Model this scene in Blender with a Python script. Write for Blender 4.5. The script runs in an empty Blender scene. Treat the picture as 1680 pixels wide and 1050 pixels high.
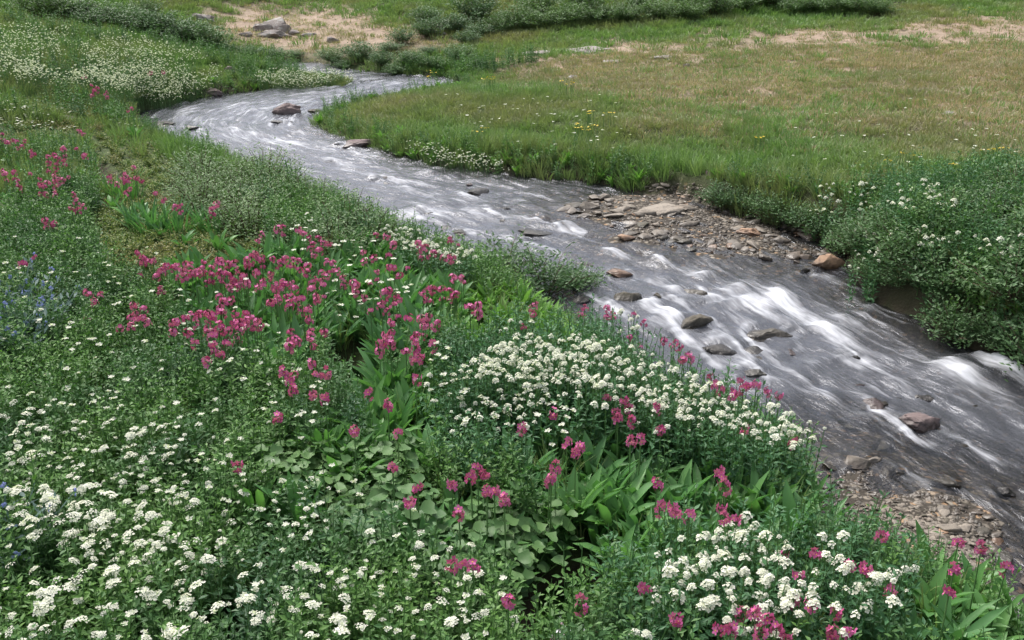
import bpy, math, random
import numpy as np
from mathutils import Vector, Euler

random.seed(7)
rng = np.random.default_rng(7)
scene = bpy.context.scene
C = scene.collection

# ------------------------------------------------------------------ camera, sky, sun, exposure
CAM_Z, PITCH, FPX = 1.9, math.radians(20.3), 1633.0
cam_data = bpy.data.cameras.new("camera")
cam_data.lens, cam_data.sensor_width, cam_data.sensor_fit = 35.0, 36.0, 'HORIZONTAL'
cam_data.clip_start, cam_data.clip_end = 0.05, 2000.0
cam = bpy.data.objects.new("camera", cam_data)
cam.location = (0, 0, CAM_Z)
cam.rotation_euler = (math.pi / 2 - PITCH, 0, 0)
C.objects.link(cam)
scene.camera = cam

SUN_EL, SUN_ROT = math.radians(58), math.radians(-35)
world = bpy.data.worlds.new("World")
scene.world = world
world.use_nodes = True
wn = world.node_tree
bg = wn.nodes["Background"]
sky = wn.nodes.new("ShaderNodeTexSky")
sky.sky_type = 'NISHITA'
sky.sun_disc = False
sky.sun_elevation, sky.sun_rotation = SUN_EL, SUN_ROT
sky.air_density, sky.dust_density, sky.ozone_density = 1.0, 6.0, 1.0
hs = wn.nodes.new("ShaderNodeHueSaturation")
hs.inputs["Saturation"].default_value = 0.5
wn.links.new(sky.outputs[0], hs.inputs["Color"])
wn.links.new(hs.outputs[0], bg.inputs["Color"])
bg.inputs["Strength"].default_value = 0.13

sun_data = bpy.data.lights.new("sun", 'SUN')
sun_data.energy, sun_data.angle, sun_data.color = 1.5, math.radians(25), (1.0, 0.97, 0.92)
sun = bpy.data.objects.new("sun", sun_data)
sdir = Vector((math.sin(SUN_ROT) * math.cos(SUN_EL), math.cos(SUN_ROT) * math.cos(SUN_EL), math.sin(SUN_EL)))
sun.rotation_euler = sdir.to_track_quat('Z', 'Y').to_euler()
sun.location = (0, 0, 30)
C.objects.link(sun)

scene.view_settings.view_transform = 'Standard'
scene.view_settings.look = 'None'
scene.view_settings.gamma = 1.0
scene.view_settings.use_curve_mapping = False
scene.view_settings.exposure = 0.9
scene.render.engine = 'CYCLES'
cy = scene.cycles
cy.max_bounces, cy.diffuse_bounces, cy.glossy_bounces = 6, 3, 3
cy.transmission_bounces, cy.transparent_max_bounces = 4, 8
cy.use_denoising = True
cy.denoising_input_passes = 'RGB_ALBEDO_NORMAL'
cy.use_adaptive_sampling = False

# ------------------------------------------------------------------ small maths
CP, SP = math.cos(PITCH), math.sin(PITCH)

def ray(px, py):
    """pixel (1680x1050 frame) -> world direction"""
    u = (np.asarray(px, float) - 840.0) / FPX
    v = (525.0 - np.asarray(py, float)) / FPX
    return np.stack([u, CP + v * SP, -SP + v * CP], -1)

def proj(P):
    P = np.asarray(P, float)
    x, y, z = P[..., 0], P[..., 1], P[..., 2] - CAM_Z
    dep = y * CP - z * SP
    dep = np.where(dep < 0.05, 0.05, dep)
    v = y * SP + z * CP
    return 840 + FPX * x / dep, 525 - FPX * v / dep

def sstep(a, b, x):
    t = np.clip((x - a) / (b - a), 0, 1)
    return t * t * (3 - 2 * t)

def hash2(ix, iy, seed):
    h = (ix.astype(np.int64) * 374761393 + iy.astype(np.int64) * 668265263 + seed * 1442695041) & 0x7fffffff
    h = ((h ^ (h >> 13)) * 1274126177) & 0x7fffffff
    h = h ^ (h >> 16)
    return (h & 0xffff) / 65535.0

def vnoise(x, y, seed=0):
    x = np.asarray(x, float); y = np.asarray(y, float)
    ix, iy = np.floor(x), np.floor(y)
    fx, fy = x - ix, y - iy
    fx = fx * fx * (3 - 2 * fx); fy = fy * fy * (3 - 2 * fy)
    a, b = hash2(ix, iy, seed), hash2(ix + 1, iy, seed)
    c, d = hash2(ix, iy + 1, seed), hash2(ix + 1, iy + 1, seed)
    return (a * (1 - fx) + b * fx) * (1 - fy) + (c * (1 - fx) + d * fx) * fy

def fbm(x, y, seed=0, o=4):
    s, a, t = 0, 0.5, 0
    for k in range(o):
        s = s + a * vnoise(x * 2 ** k, y * 2 ** k, seed + k); t += a; a *= 0.5
    return s / t

def zw(y):
    """water level: the creek falls towards the viewer"""
    return 0.03 * (np.clip(y, 0.0, 26.0) - 5.0)

def to_water(px, py):
    d = ray(px, py)
    # CAM_Z + t dz = 0.03 (t dy - 5)
    t = (CAM_Z + 0.15) / (0.03 * d[..., 1] - d[..., 2])
    return d * t[..., None] + np.array([0, 0, CAM_Z])

def in_poly(x, y, poly):
    x = np.asarray(x, float); y = np.asarray(y, float)
    r = np.zeros(x.shape, bool)
    n = len(poly)
    for i in range(n):
        x0, y0 = poly[i]; x1, y1 = poly[(i + 1) % n]
        if y0 == y1: continue
        c = ((y0 > y) != (y1 > y)) & (x < (x1 - x0) * (y - y0) / (y1 - y0) + x0)
        r ^= c
    return r

def dist_line(x, y, line):
    d = np.full(x.shape, 1e9)
    for (x0, y0), (x1, y1) in zip(line[:-1], line[1:]):
        dx, dy = x1 - x0, y1 - y0
        L = dx * dx + dy * dy + 1e-12
        t = np.clip(((x - x0) * dx + (y - y0) * dy) / L, 0, 1)
        d = np.minimum(d, (x - x0 - t * dx) ** 2 + (y - y0 - t * dy) ** 2)
    return np.sqrt(d)

def smooth_line(P, n):
    P = np.asarray(P, float)
    k = np.arange(len(P)); q = np.linspace(0, len(P) - 1, n)
    out = np.stack([np.interp(q, k, P[:, c]) for c in range(P.shape[1])], 1)
    w = max(3, n // len(P)) | 1
    ker = np.hanning(w + 2)[1:-1]; ker /= ker.sum()
    pad = np.concatenate([2 * out[:1] - out[1:w // 2 + 1][::-1], out, 2 * out[-1:] - out[-w // 2:-1][::-1]]) if w > 3 else out
    if w > 3:
        pad = np.concatenate([np.repeat(out[:1], w // 2, 0), out, np.repeat(out[-1:], w // 2, 0)])
        out = np.stack([np.convolve(pad[:, c], ker, 'valid') for c in range(P.shape[1])], 1)
    return out

# ------------------------------------------------------------------ the creek's banks
L_PX = [(735,125),(650,123),(590,128),(560,141),(430,146),(330,160),(222,186),(205,222),(315,256),(425,295),(530,345),
        (600,390),(660,420),(740,455),(830,490),(890,525),(950,560),(1000,610),(1060,655),(1130,700),(1240,750),
        (1335,785),(1350,880),(1430,960),(1580,1010),(1720,1080),(1900,1250),(2200,1500)]
R_PX = [(775,142),(705,150),(645,160),(590,170),(530,188),(516,203),(533,216),(580,230),(640,252),(720,272),(860,289),
        (980,303),(1100,328),(1200,353),(1300,380),(1385,415),(1395,455),(1420,490),(1500,530),(1600,583),(1700,622),
        (1800,665),(1900,720),(2000,790),(2150,880),(2350,1000),(2600,1150),(2900,1400)]
Lw = smooth_line(to_water(*np.array(L_PX, float).T)[:, :2], 110)
Rw = smooth_line(to_water(*np.array(R_PX, float).T)[:, :2], 110)
SL_PX = [(440,116),(480,121),(530,129),(580,133),(620,131)]
SR_PX = [(440,104),(485,102),(535,105),(600,119),(650,122)]
SLw = smooth_line(to_water(*np.array(SL_PX, float).T)[:, :2], 24)
SRw = smooth_line(to_water(*np.array(SR_PX, float).T)[:, :2], 24)
CREEK = [tuple(p) for p in Lw] + [tuple(p) for p in Rw[::-1]]
SIDE = [tuple(p) for p in SLw] + [tuple(p) for p in SRw[::-1]]
BAR_PX = [(915,338),(985,322),(1060,322),(1110,318),(1150,335),(1230,362),(1300,378),(1370,408),(1375,428),(1300,432),(1215,428),(1100,405),(1010,388),(1000,365),(930,350)]
SHORE_PX = [(1372,752),(1440,757),(1480,775),(1470,800),(1560,815),(1640,860),(1650,900),(1700,960),(1600,990),(1480,970),(1380,935),(1325,860),(1315,785)]
NOTCH_PX = [(1105,318),(1000,306),(1150,300),(1200,345),(1330,372),(1390,400),(1340,400),(1200,362)]
BAR = [tuple(p[:2]) for p in to_water(*np.array(BAR_PX, float).T)]
SHORE = [tuple(p[:2]) for p in to_water(*np.array(SHORE_PX, float).T)]
# wet hollows in the near meadow
POOL_PX = [[(520,585),(575,575),(610,600),(625,640),(600,675),(560,668),(535,630)],
           [(875,945),(960,925),(1010,950),(1000,1010),(960,1080),(850,1120),(820,1060),(860,990)],
           [(700,770),(760,750),(850,755),(870,790),(800,800),(720,800)],
           [(150,235),(170,238),(185,280),(165,285),(150,262)]]

def to_level(px, py, z):
    d = ray(px, py)
    t = (z - CAM_Z) / d[..., 2]
    return d * t[..., None] + np.array([0, 0, CAM_Z])
POOLS = []
for k, p in enumerate(POOL_PX):
    a = np.array(p, float).T
    POOLS.append([tuple(q[:2]) for q in to_level(a[0], a[1], (0.16, 0.10, 0.12, 0.42)[k])])

def raw_height(x, y):
    x = np.asarray(x, float); y = np.asarray(y, float)
    dL, dR = dist_line(x, y, Lw), dist_line(x, y, Rw)
    ins = in_poly(x, y, CREEK)
    dS = np.minimum(dist_line(x, y, SLw), dist_line(x, y, SRw))
    insS = in_poly(x, y, SIDE)
    d = np.minimum(np.minimum(dL, dR), np.where(y > 12, dS, 99))
    inside = ins | insS
    base = zw(y)
    wob = fbm(x * 1.3 + 5, y * 1.3, 11, 4) - 0.5
    wR = sstep(-0.4, 0.4, dL - dR)
    fb = sstep(8.0, 11.0, y)
    left = (0.15 - .10 * fb) * sstep(0, 0.3, d) + 0.07 * sstep(0.3, 1.6, d) + 0.022 * np.clip(d, 0, 8)
    near = 1 - sstep(5.5, 8.5, y)
    right = (0.13 + 0.2 * near - .09 * fb) * sstep(0, 0.22, d) + 0.10 * sstep(0.2, 1.5, d) + 0.035 * np.clip(d, 0, 14)
    hill = 0.13 * np.clip(-x - 2.6 - 0.12 * (y - 8), 0, 30) ** 1.05 * sstep(7.0, 11.0, y)
    back = 0.055 * np.clip(y - 16.5 - 0.15 * np.clip(x, 0, 20), 0, 400) ** 1.05 + 0.04 * np.clip(y - 13 - 0.2 * np.abs(x - 3), 0, 12)
    back = back + 0.25 * (fbm(x * 0.22, y * 0.22, 31, 3) - 0.5) * sstep(14, 20, y) * 2
    far = np.clip(y - 60, 0, 400) * 0.10 + np.clip(np.abs(x) - 40, 0, 400) * 0.12
    out = left * (1 - wR) + right * wR + hill * (1 - wR) + back + far * 1.0
    out = out + wob * 0.12 * sstep(0.1, 1.2, d)
    bed = -(0.06 + 0.13 * sstep(0, 0.5, d)) + 0.03 * wob
    z = base + np.where(inside, bed, out)
    # gravel bar and shore rise just clear of the water
    for poly, top in ((BAR, 0.020), (SHORE, 0.036)):
        m = in_poly(x, y, poly)
        dd = dist_line(x, y, poly + [poly[0]])
        lift = np.where(m, top * sstep(0, 0.25, dd) + 0.0, -0.25 * dd)
        tgt = base + lift + 0.04 * wob + .075 * (fbm(x * 3.1, y * 3.1, 88, 3) - .5)
        z = np.where((inside | m) & (dd < 0.6) | m, np.where(m & ~inside, np.minimum(z, tgt + 0.02), np.maximum(z, tgt)), z)
    for poly in POOLS:
        m = in_poly(x, y, poly)
        dd = dist_line(x, y, poly + [poly[0]])
        z = z - np.where(m, 0.05 + 0.10 * sstep(0, 0.10, dd), 0.05 * (1 - sstep(0, 0.12, dd)))
    return z

def axis(fine0, fine1, step, lo, hi, g=1.18):
    a = list(np.arange(fine0, fine1 + 1e-6, step))
    s, v = step, a[-1]
    while v < hi: s *= g; v += s; a.append(v)
    s, v = step, a[0]; b = []
    while v > lo: s *= g; v -= s; b.append(v)
    return np.array(b[::-1] + a)
GX = axis(-3.6, 6.0, 0.05, -400, 400, 1.045)
GY = np.concatenate([axis(1.0, 8.5, 0.05, -60, 1.0, 1.2)[:-1], axis(8.5, 8.6, 0.06, 8.5, 600, 1.012)[1:]])
GY = np.unique(np.round(GY, 5))
gx, gy = np.meshgrid(GX, GY)
GZ = raw_height(gx.ravel(), gy.ravel()).reshape(gx.shape)

def ground(x, y):
    x = np.asarray(x, float); y = np.asarray(y, float)
    i = np.clip(np.searchsorted(GX, x) - 1, 0, len(GX) - 2)
    j = np.clip(np.searchsorted(GY, y) - 1, 0, len(GY) - 2)
    u = np.clip((x - GX[i]) / (GX[i + 1] - GX[i]), 0, 1)
    v = np.clip((y - GY[j]) / (GY[j + 1] - GY[j]), 0, 1)
    return (GZ[j, i] * (1 - u) + GZ[j, i + 1] * u) * (1 - v) + (GZ[j + 1, i] * (1 - u) + GZ[j + 1, i + 1] * u) * v

def hit(px, py, H=0.0, water=False):
    """where the sight line through a pixel meets the ground raised by H: a thing H tall whose top shows there stands at this spot"""
    d = ray(np.atleast_1d(np.asarray(px, float)), np.atleast_1d(np.asarray(py, float)))
    t = np.full(d.shape[0], 1.0); done = np.zeros(d.shape[0], bool)
    t_prev = t.copy()
    for _ in range(900):
        P = d * t[:, None]
        g = ground(P[:, 0], P[:, 1])
        if water: g = np.maximum(g, zw(P[:, 1]))
        below = (CAM_Z + P[:, 2]) <= g + H
        done |= below
        if done.all(): break
        t_prev = np.where(done, t_prev, t)
        t = np.where(done, t, t * 1.006 + 0.002)
    lo, hi = t_prev, t.copy()
    for _ in range(12):
        m = (lo + hi) / 2
        P = d * m[:, None]
        g = ground(P[:, 0], P[:, 1])
        if water: g = np.maximum(g, zw(P[:, 1]))
        b = (CAM_Z + P[:, 2]) <= g + H
        hi = np.where(b, m, hi); lo = np.where(b, lo, m)
    P = d * hi[:, None]
    z = ground(P[:, 0], P[:, 1])
    if water: z = np.maximum(z, zw(P[:, 1]))
    return np.stack([P[:, 0], P[:, 1], z], 1)

# ------------------------------------------------------------------ zones of the meadow (pixel outlines of where each kind grows)
def soft_poly(px, py, poly, soft=18):
    m = in_poly(px, py, poly)
    d = dist_line(px, py, list(poly) + [poly[0]])
    return sstep(-soft, soft, np.where(m, d, -d))

Z_TAN = [[(820,80),(960,62),(1150,42),(1400,30),(1700,5),(1900,0),(1900,190),(1680,215),(1450,190),(1200,160),(1000,135),(850,125),(790,100)],
         [(280,18),(400,-5),(560,2),(680,35),(760,60),(620,90),(500,92),(440,84),(380,66),(320,48)]]
Z_TAN2 = [[(1000,130),(1250,140),(1500,180),(1900,200),(1900,260),(1500,215),(1250,205),(1050,175)],
          [(560,20),(760,30),(720,60),(620,50)]]
Z_MOSS = [[(140,205),(250,222),(330,258),(350,300),(430,330),(450,400),(390,465),(290,455),(190,430),(140,360),(165,290)],
          [(-200,165),(120,175),(240,205),(230,225),(120,215),(-200,215)]]
Z_ROUND = [[(540,790),(640,770),(760,815),(900,825),(1010,870),(990,925),(930,950),(800,905),(640,880),(530,835)],
           [(430,700),(560,740),(570,800),(450,800)], [(560,715),(660,700),(700,760),(600,780)]]
Z_STRAP = [[(280,430),(430,400),(560,380),(700,410),(760,470),(720,560),(600,600),(540,560),(430,590),(330,560),(280,480)],
           [(560,600),(720,600),(740,700),(700,760),(620,740)], [(820,680),(1010,650),(1180,690),(1350,760),(1360,860),(1200,880),(1010,850),(850,790)],
           [(1460,930),(1560,900),(1720,950),(1720,1090),(1500,1060)], [(1000,850),(1090,830),(1100,920),(1010,930)],
           [(400,800),(490,790),(500,850),(420,860)], [(640,820),(760,800),(770,880),(660,880)], [(480,700),(560,680),(600,720),(540,760)]]
Z_BRIGHT = [[(700,440),(880,460),(960,500),(1090,545),(1060,600),(900,550),(740,540)]]
Z_CRESS = [[(690,610),(760,575),(830,535),(940,540),(1060,575),(1170,630),(1300,670),(1370,720),(1360,770),(1200,720),(1010,680),(800,780),(700,760)],
           [(1000,960),(1010,880),(1120,860),(1330,850),(1500,920),(1500,1060),(1000,1060)]]
def zone(px, py, polys, soft=18):
    r = np.zeros(np.shape(px))
    for p in polys: r = np.maximum(r, soft_poly(np.asarray(px, float), np.asarray(py, float), p, soft))
    return r

def dryness(px, py, x, y):
    n = fbm(x * 0.9, y * 0.35, 77, 4)
    a = zone(px, py, Z_TAN, 22); b = 0.55 * zone(px, py, Z_TAN2, 30)
    return np.clip(np.maximum(a, b) * (0.75 + 1.3 * (n - .35)), 0, .96)

# ------------------------------------------------------------------ mesh helpers
class Buf:
    def __init__(s): s.v, s.f, s.m, s.a, s.n = [], [], [], [], 0
    def add(s, verts, faces, mat=0, a=0.5):
        o = s.n
        s.v.extend(verts); s.n += len(verts)
        s.a.extend([a] * len(verts))
        for f in faces:
            s.f.append(tuple(i + o for i in f)); s.m.append(mat)
    def mesh(s, name, mats, smooth=False):
        me = bpy.data.meshes.new(name)
        me.from_pydata([tuple(map(float, p)) for p in s.v], [], s.f)
        at = me.attributes.new("tone", 'FLOAT', 'POINT')
        at.data.foreach_set("value", np.array(s.a, np.float32))
        for m in mats: me.materials.append(m)
        if len(mats) > 1: me.polygons.foreach_set("material_index", np.array(s.m, np.int32))
        if smooth: me.polygons.foreach_set("use_smooth", np.ones(len(s.f), bool))
        me.update()
        return me

def np_mesh(name, verts, faces, mats, smooth=True, attrs=()):
    me = bpy.data.meshes.new(name)
    nv, nf = len(verts), len(faces)
    me.vertices.add(nv); me.vertices.foreach_set("co", np.asarray(verts, np.float32).ravel())
    k = faces.shape[1]
    me.loops.add(nf * k); me.loops.foreach_set("vertex_index", faces.astype(np.int32).ravel())
    me.polygons.add(nf)
    me.polygons.foreach_set("loop_start", np.arange(0, nf * k, k, dtype=np.int32))
    me.polygons.foreach_set("use_smooth", np.full(nf, smooth))
    me.update(calc_edges=True)
    for n, t, d in attrs:
        at = me.attributes.new(n, t, 'POINT')
        at.data.foreach_set("value" if t == 'FLOAT' else "vector", np.asarray(d, np.float32).ravel())
    for m in mats: me.materials.append(m)
    me.validate()
    return me

def obj(name, me, parent=None, loc=None, rot=None, scl=None):
    o = bpy.data.objects.new(name, me)
    C.objects.link(o)
    if parent is not None: o.parent = parent
    if loc is not None: o.location = loc
    if rot is not None: o.rotation_euler = rot
    if scl is not None: o.scale = (scl, scl, scl) if np.isscalar(scl) else scl
    return o

def tag(o, label, cat, group=None):
    o["label"] = label; o["category"] = cat
    if group: o["group"] = group
    return o

def frame(az, el):
    f = np.array([math.cos(az) * math.cos(el), math.sin(az) * math.cos(el), math.sin(el)])
    r = np.array([-math.sin(az), math.cos(az), 0.0])
    return f, r, np.cross(f, r) * -1 if False else np.cross(r, f) * -1

def blade(b, base, az, e0, e1, L, W, n=4, prof=None, fold=0.15, mat=0, tone=0.5, twist=0.0):
    """a bent leaf with a midrib: three vertices across, n segments along"""
    p = np.array(base, float); V = []
    for i in range(n + 1):
        t = i / n
        el = e0 + (e1 - e0) * t
        f = np.array([math.cos(az) * math.cos(el), math.sin(az) * math.cos(el), math.sin(el)])
        r = np.array([-math.sin(az + twist * t), math.cos(az + twist * t), 0.0])
        up = np.cross(f, r); up = up if up[2] >= 0 else -up
        w = W * 0.5 * (prof[i] if prof else math.sin(math.pi * (0.12 + 0.86 * t)) ** 0.8)
        V += [tuple(p - r * w + up * w * fold * 2), tuple(p), tuple(p + r * w + up * w * fold * 2)]
        if i < n: p = p + f * L / n
    F = []
    for i in range(n):
        o = i * 3
        F += [(o, o + 1, o + 4, o + 3), (o + 1, o + 2, o + 5, o + 4)]
    b.add(V, F, mat, tone)
    return p

def leaflet(b, base, az, el, L, W, mat=0, tone=0.5, fold=0.18, roll=0.0):
    f = np.array([math.cos(az) * math.cos(el), math.sin(az) * math.cos(el), math.sin(el)])
    r = np.array([-math.sin(az), math.cos(az), 0.0])
    up = np.cross(f, r)
    r = r * math.cos(roll) + up * math.sin(roll)
    up = np.cross(f, r)
    p = np.array(base, float)
    m = p + f * L * 0.45
    b.add([p, m - r * W / 2 + up * W * fold, p + f * L, m + r * W / 2 + up * W * fold], [(0, 1, 2), (0, 2, 3)], mat, tone)

def stalk(b, P, r0, r1, mat=0, tone=0.5, k=3):
    P = [np.array(p, float) for p in P]; n = len(P); V = []
    for i, p in enumerate(P):
        r = r0 + (r1 - r0) * i / max(1, n - 1)
        d = P[min(i + 1, n - 1)] - P[max(i - 1, 0)]; d /= np.linalg.norm(d) + 1e-9
        a = np.cross(d, (0.3, 0.9, 0.2)); a /= np.linalg.norm(a) + 1e-9
        c = np.cross(d, a)
        for q in range(k):
            t = 2 * math.pi * q / k
            V.append(p + r * (a * math.cos(t) + c * math.sin(t)))
    F = []
    for i in range(n - 1):
        for q in range(k):
            F.append((i * k + q, i * k + (q + 1) % k, (i + 1) * k + (q + 1) % k, (i + 1) * k + q))
    b.add(V, F, mat, tone)

U = random.uniform

# ------------------------------------------------------------------ materials
def new_mat(name):
    m = bpy.data.materials.new(name); m.use_nodes = True
    nt = m.node_tree
    for n in list(nt.nodes): nt.nodes.remove(n)
    out = nt.nodes.new("ShaderNodeOutputMaterial")
    return m, nt, out

def nd(nt, t, **kw):
    n = nt.nodes.new(t)
    for k, v in kw.items():
        if hasattr(n, k) and k not in n.inputs: setattr(n, k, v)
        else: n.inputs[k].default_value = v
    return n

def math_n(nt, op, a, b=None, clamp=False):
    n = nt.nodes.new("ShaderNodeMath"); n.operation = op; n.use_clamp = clamp
    for i, v in enumerate((a, b)):
        if v is None: continue
        if isinstance(v, (int, float)): n.inputs[i].default_value = v
        else: nt.links.new(v, n.inputs[i])
    return n.outputs[0]

def mix_c(nt, fac, a, b, blend='MIX'):
    n = nt.nodes.new("ShaderNodeMix"); n.data_type = 'RGBA'; n.blend_type = blend
    if isinstance(fac, (int, float)): n.inputs[0].default_value = fac
    else: nt.links.new(fac, n.inputs[0])
    for i, v in ((6, a), (7, b)):
        if isinstance(v, tuple): n.inputs[i].default_value = (*v[:3], 1)
        else: nt.links.new(v, n.inputs[i])
    return n.outputs[2]

def map_r(nt, v, a, b, c=0.0, d=1.0, smooth=False):
    n = nt.nodes.new("ShaderNodeMapRange"); n.clamp = True
    if smooth: n.interpolation_type = 'SMOOTHSTEP'
    nt.links.new(v, n.inputs[0])
    for i, x in zip((1, 2, 3, 4), (a, b, c, d)): n.inputs[i].default_value = x
    return n.outputs[0]

def noise_n(nt, vec, scale, detail=4.0, rough=0.55):
    n = nd(nt, "ShaderNodeTexNoise", Scale=scale, Detail=detail, Roughness=rough)
    if vec is not None: nt.links.new(vec, n.inputs["Vector"])
    return n.outputs["Fac"]

def leaf_mat(name, c0, c1, c2=None, trans=0.3, rough=0.5, spec=0.35, patch=1.6):
    """c0..c1 by plant and leaf, c2 drifts in as patches over the meadow"""
    cool = lambda c: (c[0] * 1.0, c[1] * 1.25, c[2] * 1.25) if c and c[1] > c[0] * 1.12 and c[1] > c[2] * 1.3 and 'willow' not in name else c
    c0, c1, c2 = cool(c0), cool(c1), cool(c2)
    m, nt, out = new_mat(name)
    info = nd(nt, "ShaderNodeObjectInfo"); tone = nd(nt, "ShaderNodeAttribute", attribute_name="tone")
    geo = nd(nt, "ShaderNodeNewGeometry")
    f = math_n(nt, 'ADD', math_n(nt, 'MULTIPLY', info.outputs["Random"], 0.5), math_n(nt, 'MULTIPLY', tone.outputs["Fac"], 0.5))
    col = mix_c(nt, f, c0, c1)
    if c2:
        pn = noise_n(nt, geo.outputs["Position"], patch, 3)
        col = mix_c(nt, map_r(nt, pn, 0.42, 0.68), col, c2)
    p = nd(nt, "ShaderNodeBsdfPrincipled", Roughness=rough)
    p.inputs["Specular IOR Level"].default_value = spec
    nt.links.new(col, p.inputs["Base Color"])
    t = nd(nt, "ShaderNodeBsdfTranslucent")
    nt.links.new(mix_c(nt, 1.0, col, (0.95, 1.1, 0.65), 'MULTIPLY'), t.inputs["Color"])
    mx = nd(nt, "ShaderNodeMixShader", Fac=trans)
    nt.links.new(p.outputs[0], mx.inputs[1]); nt.links.new(t.outputs[0], mx.inputs[2])
    nt.links.new(mx.outputs[0], out.inputs[0])
    return m

M_HERB = leaf_mat("herb_leaf", (0.060, 0.125, 0.030), (0.165, 0.250, 0.060), (0.048, 0.100, 0.045), patch=2.6)
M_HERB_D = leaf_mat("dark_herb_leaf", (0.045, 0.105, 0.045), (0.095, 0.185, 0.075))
M_STRAP = leaf_mat("strap_leaf", (0.065, 0.15, 0.04), (0.18, 0.30, 0.085), (0.10, 0.19, 0.075), rough=0.4)
M_BRIGHT = leaf_mat("bright_leaf", (0.13, 0.23, 0.04), (0.22, 0.33, 0.08))
M_ROUND = leaf_mat("round_leaf", (0.055, 0.115, 0.035), (0.14, 0.205, 0.065), (0.085, 0.14, 0.06), rough=0.5, spec=0.35)
M_GRASS = leaf_mat("grass_blade", (0.10, 0.155, 0.045), (0.25, 0.30, 0.105), (0.26, 0.26, 0.125), patch=0.6)
M_DRY = leaf_mat("dry_grass_blade", (0.32, 0.255, 0.165), (0.50, 0.40, 0.275), (0.28, 0.26, 0.15), patch=0.9)
M_MOSS = leaf_mat("low_cover_leaf", (0.14, 0.18, 0.045), (0.26, 0.28, 0.085), (0.26, 0.21, 0.085), patch=1.8)
M_WILLOW = leaf_mat("willow_leaf", (0.075, 0.15, 0.05), (0.18, 0.285, 0.11), (0.12, 0.20, 0.08), trans=0.25)
M_WILLOW_D = leaf_mat("dark_willow_leaf", (0.055, 0.125, 0.045), (0.15, 0.255, 0.10), (0.09, 0.165, 0.075), trans=0.2)
M_BLUE = leaf_mat("blue_green_leaf", (0.08, 0.15, 0.13), (0.15, 0.23, 0.21))
M_STEM = leaf_mat("green_stem", (0.07, 0.13, 0.04), (0.13, 0.19, 0.06), trans=0.0)
M_WOOD = leaf_mat("willow_bark", (0.09, 0.065, 0.04), (0.16, 0.12, 0.08), trans=0.0, rough=0.8)
M_WHITE = leaf_mat("white_petal", (0.74, 0.74, 0.64), (0.86, 0.85, 0.79), trans=0.3, rough=0.7, spec=0.1)
M_CREAM = leaf_mat("flower_centre", (0.60, 0.56, 0.25), (0.65, 0.60, 0.30), trans=0.1)
M_PINK = leaf_mat("magenta_petal", (0.43, 0.04, 0.19), (0.74, 0.22, 0.49), trans=0.3, rough=0.6, spec=0.15)
M_EYE = leaf_mat("yellow_eye", (0.75, 0.5, 0.06), (0.8, 0.55, 0.1), trans=0.1)
M_CALYX = leaf_mat("dark_calyx", (0.12, 0.03, 0.05), (0.18, 0.05, 0.07), trans=0.0)
M_YELLOW = leaf_mat("yellow_petal", (0.70, 0.48, 0.03), (0.80, 0.60, 0.06), trans=0.25)
M_BELL = leaf_mat("blue_petal", (0.20, 0.24, 0.60), (0.32, 0.36, 0.72), trans=0.25)

def ground_mat():
    m, nt, out = new_mat("meadow_soil")
    geo = nd(nt, "ShaderNodeNewGeometry"); P = geo.outputs["Position"]
    dry = nd(nt, "ShaderNodeAttribute", attribute_name="dry").outputs["Fac"]
    gravel = nd(nt, "ShaderNodeAttribute", attribute_name="gravel").outputs["Fac"]
    bank = nd(nt, "ShaderNodeAttribute", attribute_name="bank").outputs["Fac"]
    n1, n2, n3 = noise_n(nt, P, 2.2, 6), noise_n(nt, P, 14, 6), noise_n(nt, P, 60, 4)
    green = mix_c(nt, map_r(nt, n2, 0.3, 0.7), (0.035, 0.055, 0.018), (0.07, 0.10, 0.03))
    soil = mix_c(nt, n3, (0.022, 0.017, 0.011), (0.05, 0.038, 0.024))
    col = mix_c(nt, map_r(nt, n1, 0.52, 0.68), green, soil)
    tan = mix_c(nt, map_r(nt, n2, 0.35, 0.65), (0.25, 0.185, 0.135), (0.36, 0.275, 0.21))
    tan = mix_c(nt, map_r(nt, n3, 0.55, 0.75), tan, (0.16, 0.12, 0.09))
    col = mix_c(nt, dry, col, tan)
    vor = nd(nt, "ShaderNodeTexVoronoi", Scale=26.0); nt.links.new(P, vor.inputs["Vector"])
    sep = nd(nt, "ShaderNodeSeparateColor"); nt.links.new(vor.outputs["Color"], sep.inputs[0])
    peb = mix_c(nt, sep.outputs[0], (0.10, 0.088, 0.072), (0.27, 0.235, 0.19))
    peb = mix_c(nt, map_r(nt, sep.outputs[1], 0.8, 0.85), peb, (0.30, 0.20, 0.12))
    peb = mix_c(nt, map_r(nt, vor.outputs["Distance"], 0.28, 0.5), peb, (0.05, 0.042, 0.033))
    col = mix_c(nt, gravel, col, peb)
    col = mix_c(nt, bank, col, soil)
    p = nd(nt, "ShaderNodeBsdfPrincipled", Roughness=0.85)
    p.inputs["Specular IOR Level"].default_value = 0.25
    nt.links.new(col, p.inputs["Base Color"])
    hgt = math_n(nt, 'ADD', math_n(nt, 'MULTIPLY', n2, 0.6), math_n(nt, 'MULTIPLY', n3, 0.4))
    bmp = nd(nt, "ShaderNodeBump", Strength=0.7, Distance=0.03)
    nt.links.new(hgt, bmp.inputs["Height"]); nt.links.new(bmp.outputs[0], p.inputs["Normal"])
    nt.links.new(p.outputs[0], out.inputs[0])
    return m

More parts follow.
